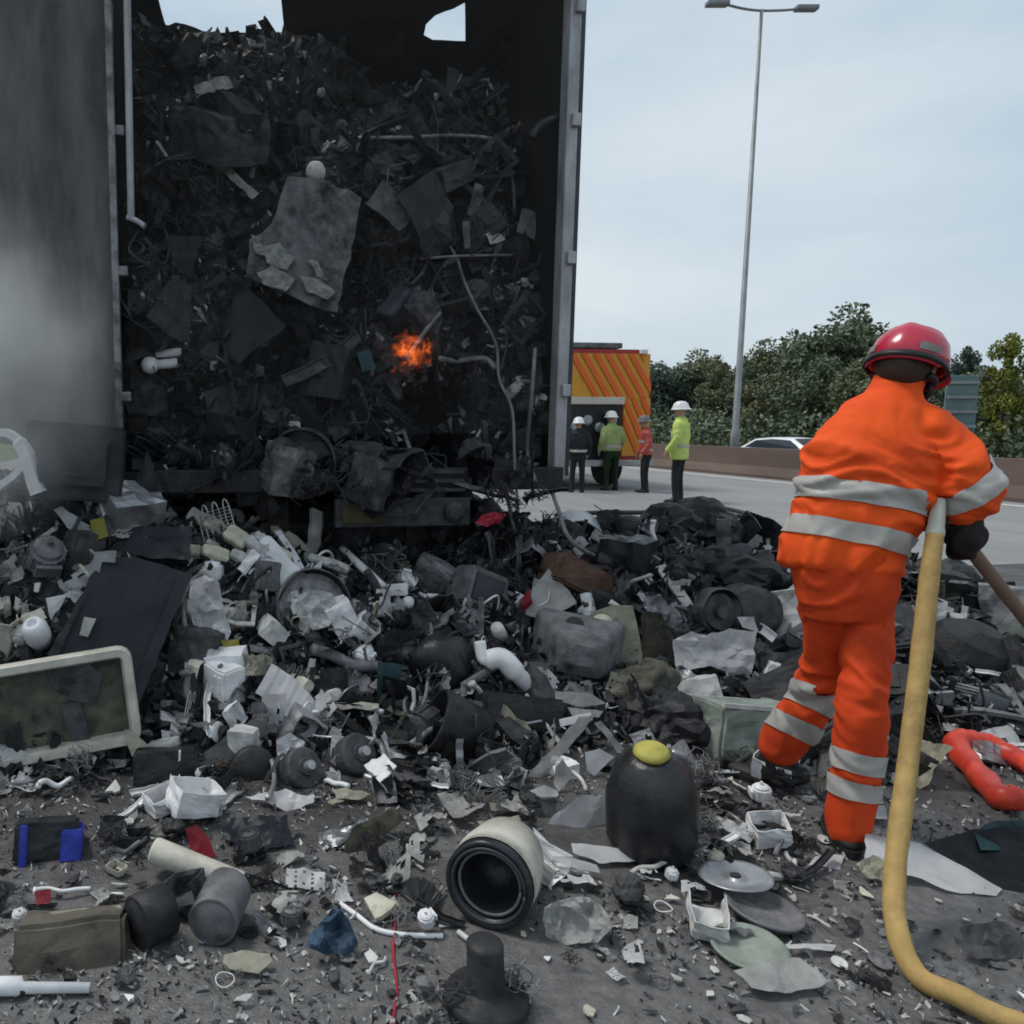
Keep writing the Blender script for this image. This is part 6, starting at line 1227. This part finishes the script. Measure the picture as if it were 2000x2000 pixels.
# gloves and cuffs, pole
PA, PB = D(1852, 1018, 2.47), D(2000, 1205, 2.62); pa = (PB - PA).normalized(); tend = PA + pa * (PA.z / -pa.z * .96)
bm = bmesh.new(); tube(bm, [PA - pa * .03, PA.lerp(tend, .5), tend], [.021, .021, .020], 12); tag(obj('brown_pole', bm, 'pole_wood', smooth=True), 'brown wooden pole gripped in black gloves, slanting down beside the hose', 'pole')
for nm, P, wr, pd, rr in (('glove', PA + pa * .055, Rwr, (CAMP - PA) + Vector((0, 0, .9)), .058), ('glove', PA + pa * .005 + FW * .03, Lwr, FW * 1.0 + Vector((0, 0, .3)), .05)):
    bm = grip(P, pa, pd, .021, 1.22); pdn = (pd - pa * pd.dot(pa)).normalized(); pc = P + pdn * .045
    cap_(bm, [(wr + (wr - pc).normalized() * .02, rr), (wr.lerp(pc, .45), rr * .9), (pc, .043)], 12); smooth_obj(nm, remesh_bm(bm, .0048, 2), 'glove', WK)
# boots
bm, b2 = boot_bm(D(1655, 1622, 2.55), ffw, D(1655, 1622, 2.55).z - .003, .050, .27); bo = smooth_obj('boot', remesh_bm(bm, .008, 3), 'boot', WK); obj('sole', b2, 'black_trim', bo)
la = D(1512, 1480, 2.98); bm, b2 = boot_bm(la, ffw * .5 - RT * .6 + FW * .2, la.z - .003, .050, .27); bo = smooth_obj('boot', remesh_bm(bm, .008, 3), 'boot', WK); obj('sole', b2, 'black_trim', bo)
# hose under the arm
hp_ = [on_z(2080, 2050) + Vector((0, 0, .028)), on_z(1950, 2008) + Vector((0, 0, .028)), on_z(1868, 1975) + Vector((0, 0, .04)), D(1792, 1905, 1.93), D(1752, 1815, 2.02), D(1748, 1700, 2.12), D(1772, 1500, 2.24), D(1797, 1300, 2.32), D(1815, 1130, 2.37), D(1826, 1045, 2.40)]
bm = bmesh.new(); sp = spline(hp_, 10); tube(bm, sp, [.0262 + .0022 * noise.noise(Vector((k * .30, 0, 0))) for k in range(len(sp) - 12)] + [.0262 - .0003 * k for k in range(12)], 18)
hs_ = obj('fire_hose', bm, 'hose', smooth=True); tag(hs_, 'thick yellow fire hose rising from the tarmac to the worker\'s arm', 'hose')
bm = bmesh.new(); tube(bm, spline([D(1825, 1052, 2.40), D(1829, 1020, 2.41), D(1835, 975, 2.42)], 4), [.0225, .025, .025, .022, .022, .021, .020, .019, .017], 14); obj('coupling', bm, 'hose_pale', hs_, smooth=True)

# --- crew by the fire engine
def crew(px, feet_py, top_py, face, jm, tm, hm, label, lean=0., band_m='reflective', long=False):
    g = on_z(px, feet_py); d = depth(g); h = (feet_py - top_py) / F * d; k = h / 1.82
    e = empty('person', T((g.x, g.y, 0)) @ Matrix.Rotation(face, 4, 'Z') @ Matrix.Scale(k, 4)); tag(e, label, 'person', 'crew beside the fire engine')
    X = Vector((1, 0, 0)); L_ = lambda x, y, z: Vector((x, y + lean * max(0, z - .95), z))
    bm = bmesh.new(); hem = .78 if long else .90
    loft(bm, [(L_(0, 0, hem), .20, .14), (L_(0, 0, 1.05), .185, .13), (L_(0, 0, 1.25), .205, .135), (L_(0, 0, 1.40), .21, .12), (L_(0, 0, 1.48), .12, .09), (L_(0, 0, 1.54), .075, .07)], X)
    for s in (-1, 1): cap_(bm, [(L_(s * .19, 0, 1.40), .075), (L_(s * .255, -.02, 1.15), .066), (L_(s * .235, .12, .95), .056)])
    jm_ = remesh_bm(bm, .018, 3); wrinkle(jm_, .012, (6, 6, 12), px); smooth_obj('jacket', jm_, jm, e)
    for z in (1.02, 1.20):
        o = obj('reflective_band', band(jm_, L_(0, 0, z), Vector((0, -lean, 1)), .028, lambda p: abs(p.x) < .205, .004, .004), band_m, e)
    bm = bmesh.new(); loft(bm, [(L_(0, 0, .98), .165, .12), (L_(0, 0, .85), .175, .125), (L_(0, 0, .76), .15, .11)], X)
    for s in (-1, 1): cap_(bm, [(Vector((s * .09, 0, .80)), .085), (Vector((s * .11, .02, .48)), .068), (Vector((s * .12, -.01, .10)), .058)])
    smooth_obj('trousers', remesh_bm(bm, .018, 3), tm, e)
    hc_ = L_(0, .02, 1.66); bm = head_bm(hc_, Vector((0, 1, -.1)).normalized(), Vector((0, 0, 1)), .08); cap_(bm, [(L_(0, 0, 1.48), .06), (hc_, .055)])
    loft(bm, [(L_(0, 0, .95), .13, .09), (L_(0, 0, 1.4), .15, .09)], X)
    for s in (-1, 1):
        cap_(bm, [(L_(s * .19, 0, 1.40), .05), (L_(s * .255, -.02, 1.15), .045), (L_(s * .235, .12, .95), .035), (L_(s * .232, .15, .88), .035)]); hp0 = L_(s * .232, .155, .87)
        for q in range(4): cap_(bm, [(hp0 + Vector((.012, -.02 + .016 * q, 0)), .010), (hp0 + Vector((.0, -.02 + .018 * q, -.05)), .009), (hp0 + Vector((-s * .015, -.015 + .018 * q, -.085)), .008)], 6)
        cap_(bm, [(hp0 + Vector((0, .03, .01)), .011), (hp0 + Vector((-s * .01, .055, -.03)), .009)], 6)
        cap_(bm, [(Vector((s * .09, 0, .80)), .055), (Vector((s * .11, .02, .48)), .042), (Vector((s * .12, -.01, .10)), .035)])
    smooth_obj('body', remesh_bm(bm, .014, 2), 'skin', e)
    bm = bmesh.new(); lathe(bm, [(0, .125), (.06, .117), (.105, .08), (.128, .01), (.135, -.015), (.155, -.03), (.15, -.036), (.12, -.02), (0, .1)], 24); [setattr(v.co, 'y', v.co.y * 1.1 - (.02 if v.co.y < 0 and v.co.z < 0 else 0)) for v in bm.verts]
    obj('helmet', bm, hm, e, T(hc_ + Vector((0, 0, .035))), True)
    for s in (-1, 1):
        bm, b2 = boot_bm(Vector((s * .12, -.01, .12)), Vector((s * .15, 1, 0)), .118, .058, .26); bo = smooth_obj('boot', remesh_bm(bm, .014, 2), 'boot', e); obj('sole', b2, 'black_trim', bo)
crew(1322, 981, 785, rad(40), 'hivis', 'dark_cloth', 'helmet_white', 'person in a bright yellow coat and white helmet standing apart on the open lanes', 0, 'reflective', True)
crew(1192, 958, 803, rad(5), 'hivis_dull', 'dark_green', 'helmet_white', 'person in a dull yellow jacket and dark green trousers facing the fire engine pump', .10)
crew(1126, 962, 815, rad(-20), 'dark_cloth', 'dark_cloth', 'helmet_white', 'person in dark kit and pale helmet beside the burnt trailer post', .12)
crew(1258, 962, 812, rad(70), 'hivis_red', 'dark_cloth', 'grey_plastic', 'person in a red jacket by the chevron corner of the fire engine', .08)

# ------------------------------------------------------------------ smoke drifting before the open door
bm = bmesh.new(); bmesh.ops.create_icosphere(bm, subdivisions=3, radius=1)
sm = bpy.data.objects.new('smoke', bm_mesh('smoke', bm)); COL.objects.link(sm); sm.location = (-1.02, 3.78, 1.66); sm.scale = (.66, .36, .85); tag(sm, 'thin grey smoke drifting up in front of the open trailer door', 'smoke', kind='stuff')
mv = bpy.data.materials.new('smoke'); mv.use_nodes = True; t_ = mv.node_tree; t_.nodes.clear(); N = t_.nodes.new; o_ = N('ShaderNodeOutputMaterial'); pv = N('ShaderNodeVolumePrincipled'); pv.inputs['Color'].default_value = (.88, .90, .91, 1)
tcn = N('ShaderNodeTexCoord'); ln = N('ShaderNodeVectorMath'); ln.operation = 'LENGTH'; mr = N('ShaderNodeMapRange'); mr.inputs[1].default_value = 1.0; mr.inputs[2].default_value = .15; ns = N('ShaderNodeTexNoise'); ns.inputs['Scale'].default_value = 2.2; ns.inputs['Detail'].default_value = 5; rp = N('ShaderNodeMapRange'); rp.inputs[1].default_value = .36; rp.inputs[2].default_value = .72
mu = N('ShaderNodeMath'); mu.operation = 'MULTIPLY'; m2 = N('ShaderNodeMath'); m2.operation = 'MULTIPLY'; m2.inputs[1].default_value = 5.6
K = t_.links.new; K(tcn.outputs['Object'], ln.inputs[0]); K(ln.outputs['Value'], mr.inputs[0]); K(tcn.outputs['Object'], ns.inputs['Vector']); K(ns.outputs['Fac'], rp.inputs[0]); K(mr.outputs[0], mu.inputs[0]); K(rp.outputs[0], mu.inputs[1]); K(mu.outputs[0], m2.inputs[0]); K(m2.outputs[0], pv.inputs['Density']); K(pv.outputs[0], o_.inputs['Volume'])
sm.material_slots[0].link = 'OBJECT'; sm.material_slots[0].material = mv

def veil(name, lo, hi, dens, label):
    bm = bmesh.new(); c = [(a + b) / 2 for a, b in zip(lo, hi)]; box(bm, (0, 0, 0), (2, 2, 2)); o = obj(name, bm, None, None, T(c) @ Matrix.Diagonal(((hi[0] - lo[0]) / 2, (hi[1] - lo[1]) / 2, (hi[2] - lo[2]) / 2, 1)))
    m = bpy.data.materials.new(name); m.use_nodes = True; t = m.node_tree; t.nodes.clear(); o2 = t.nodes.new('ShaderNodeOutputMaterial'); p = t.nodes.new('ShaderNodeVolumePrincipled'); p.inputs['Color'].default_value = (.8, .82, .84, 1); p.inputs['Density'].default_value = dens; t.links.new(p.outputs[0], o2.inputs['Volume'])
    o.material_slots[0].link = 'OBJECT'; o.material_slots[0].material = m; tag(o, label, 'smoke', kind='stuff')
veil('smoke', (XL + .02, 3.95, 1.35), (XR - .02, 4.42, 3.95), .045, 'faint smoke haze hanging in the trailer mouth')
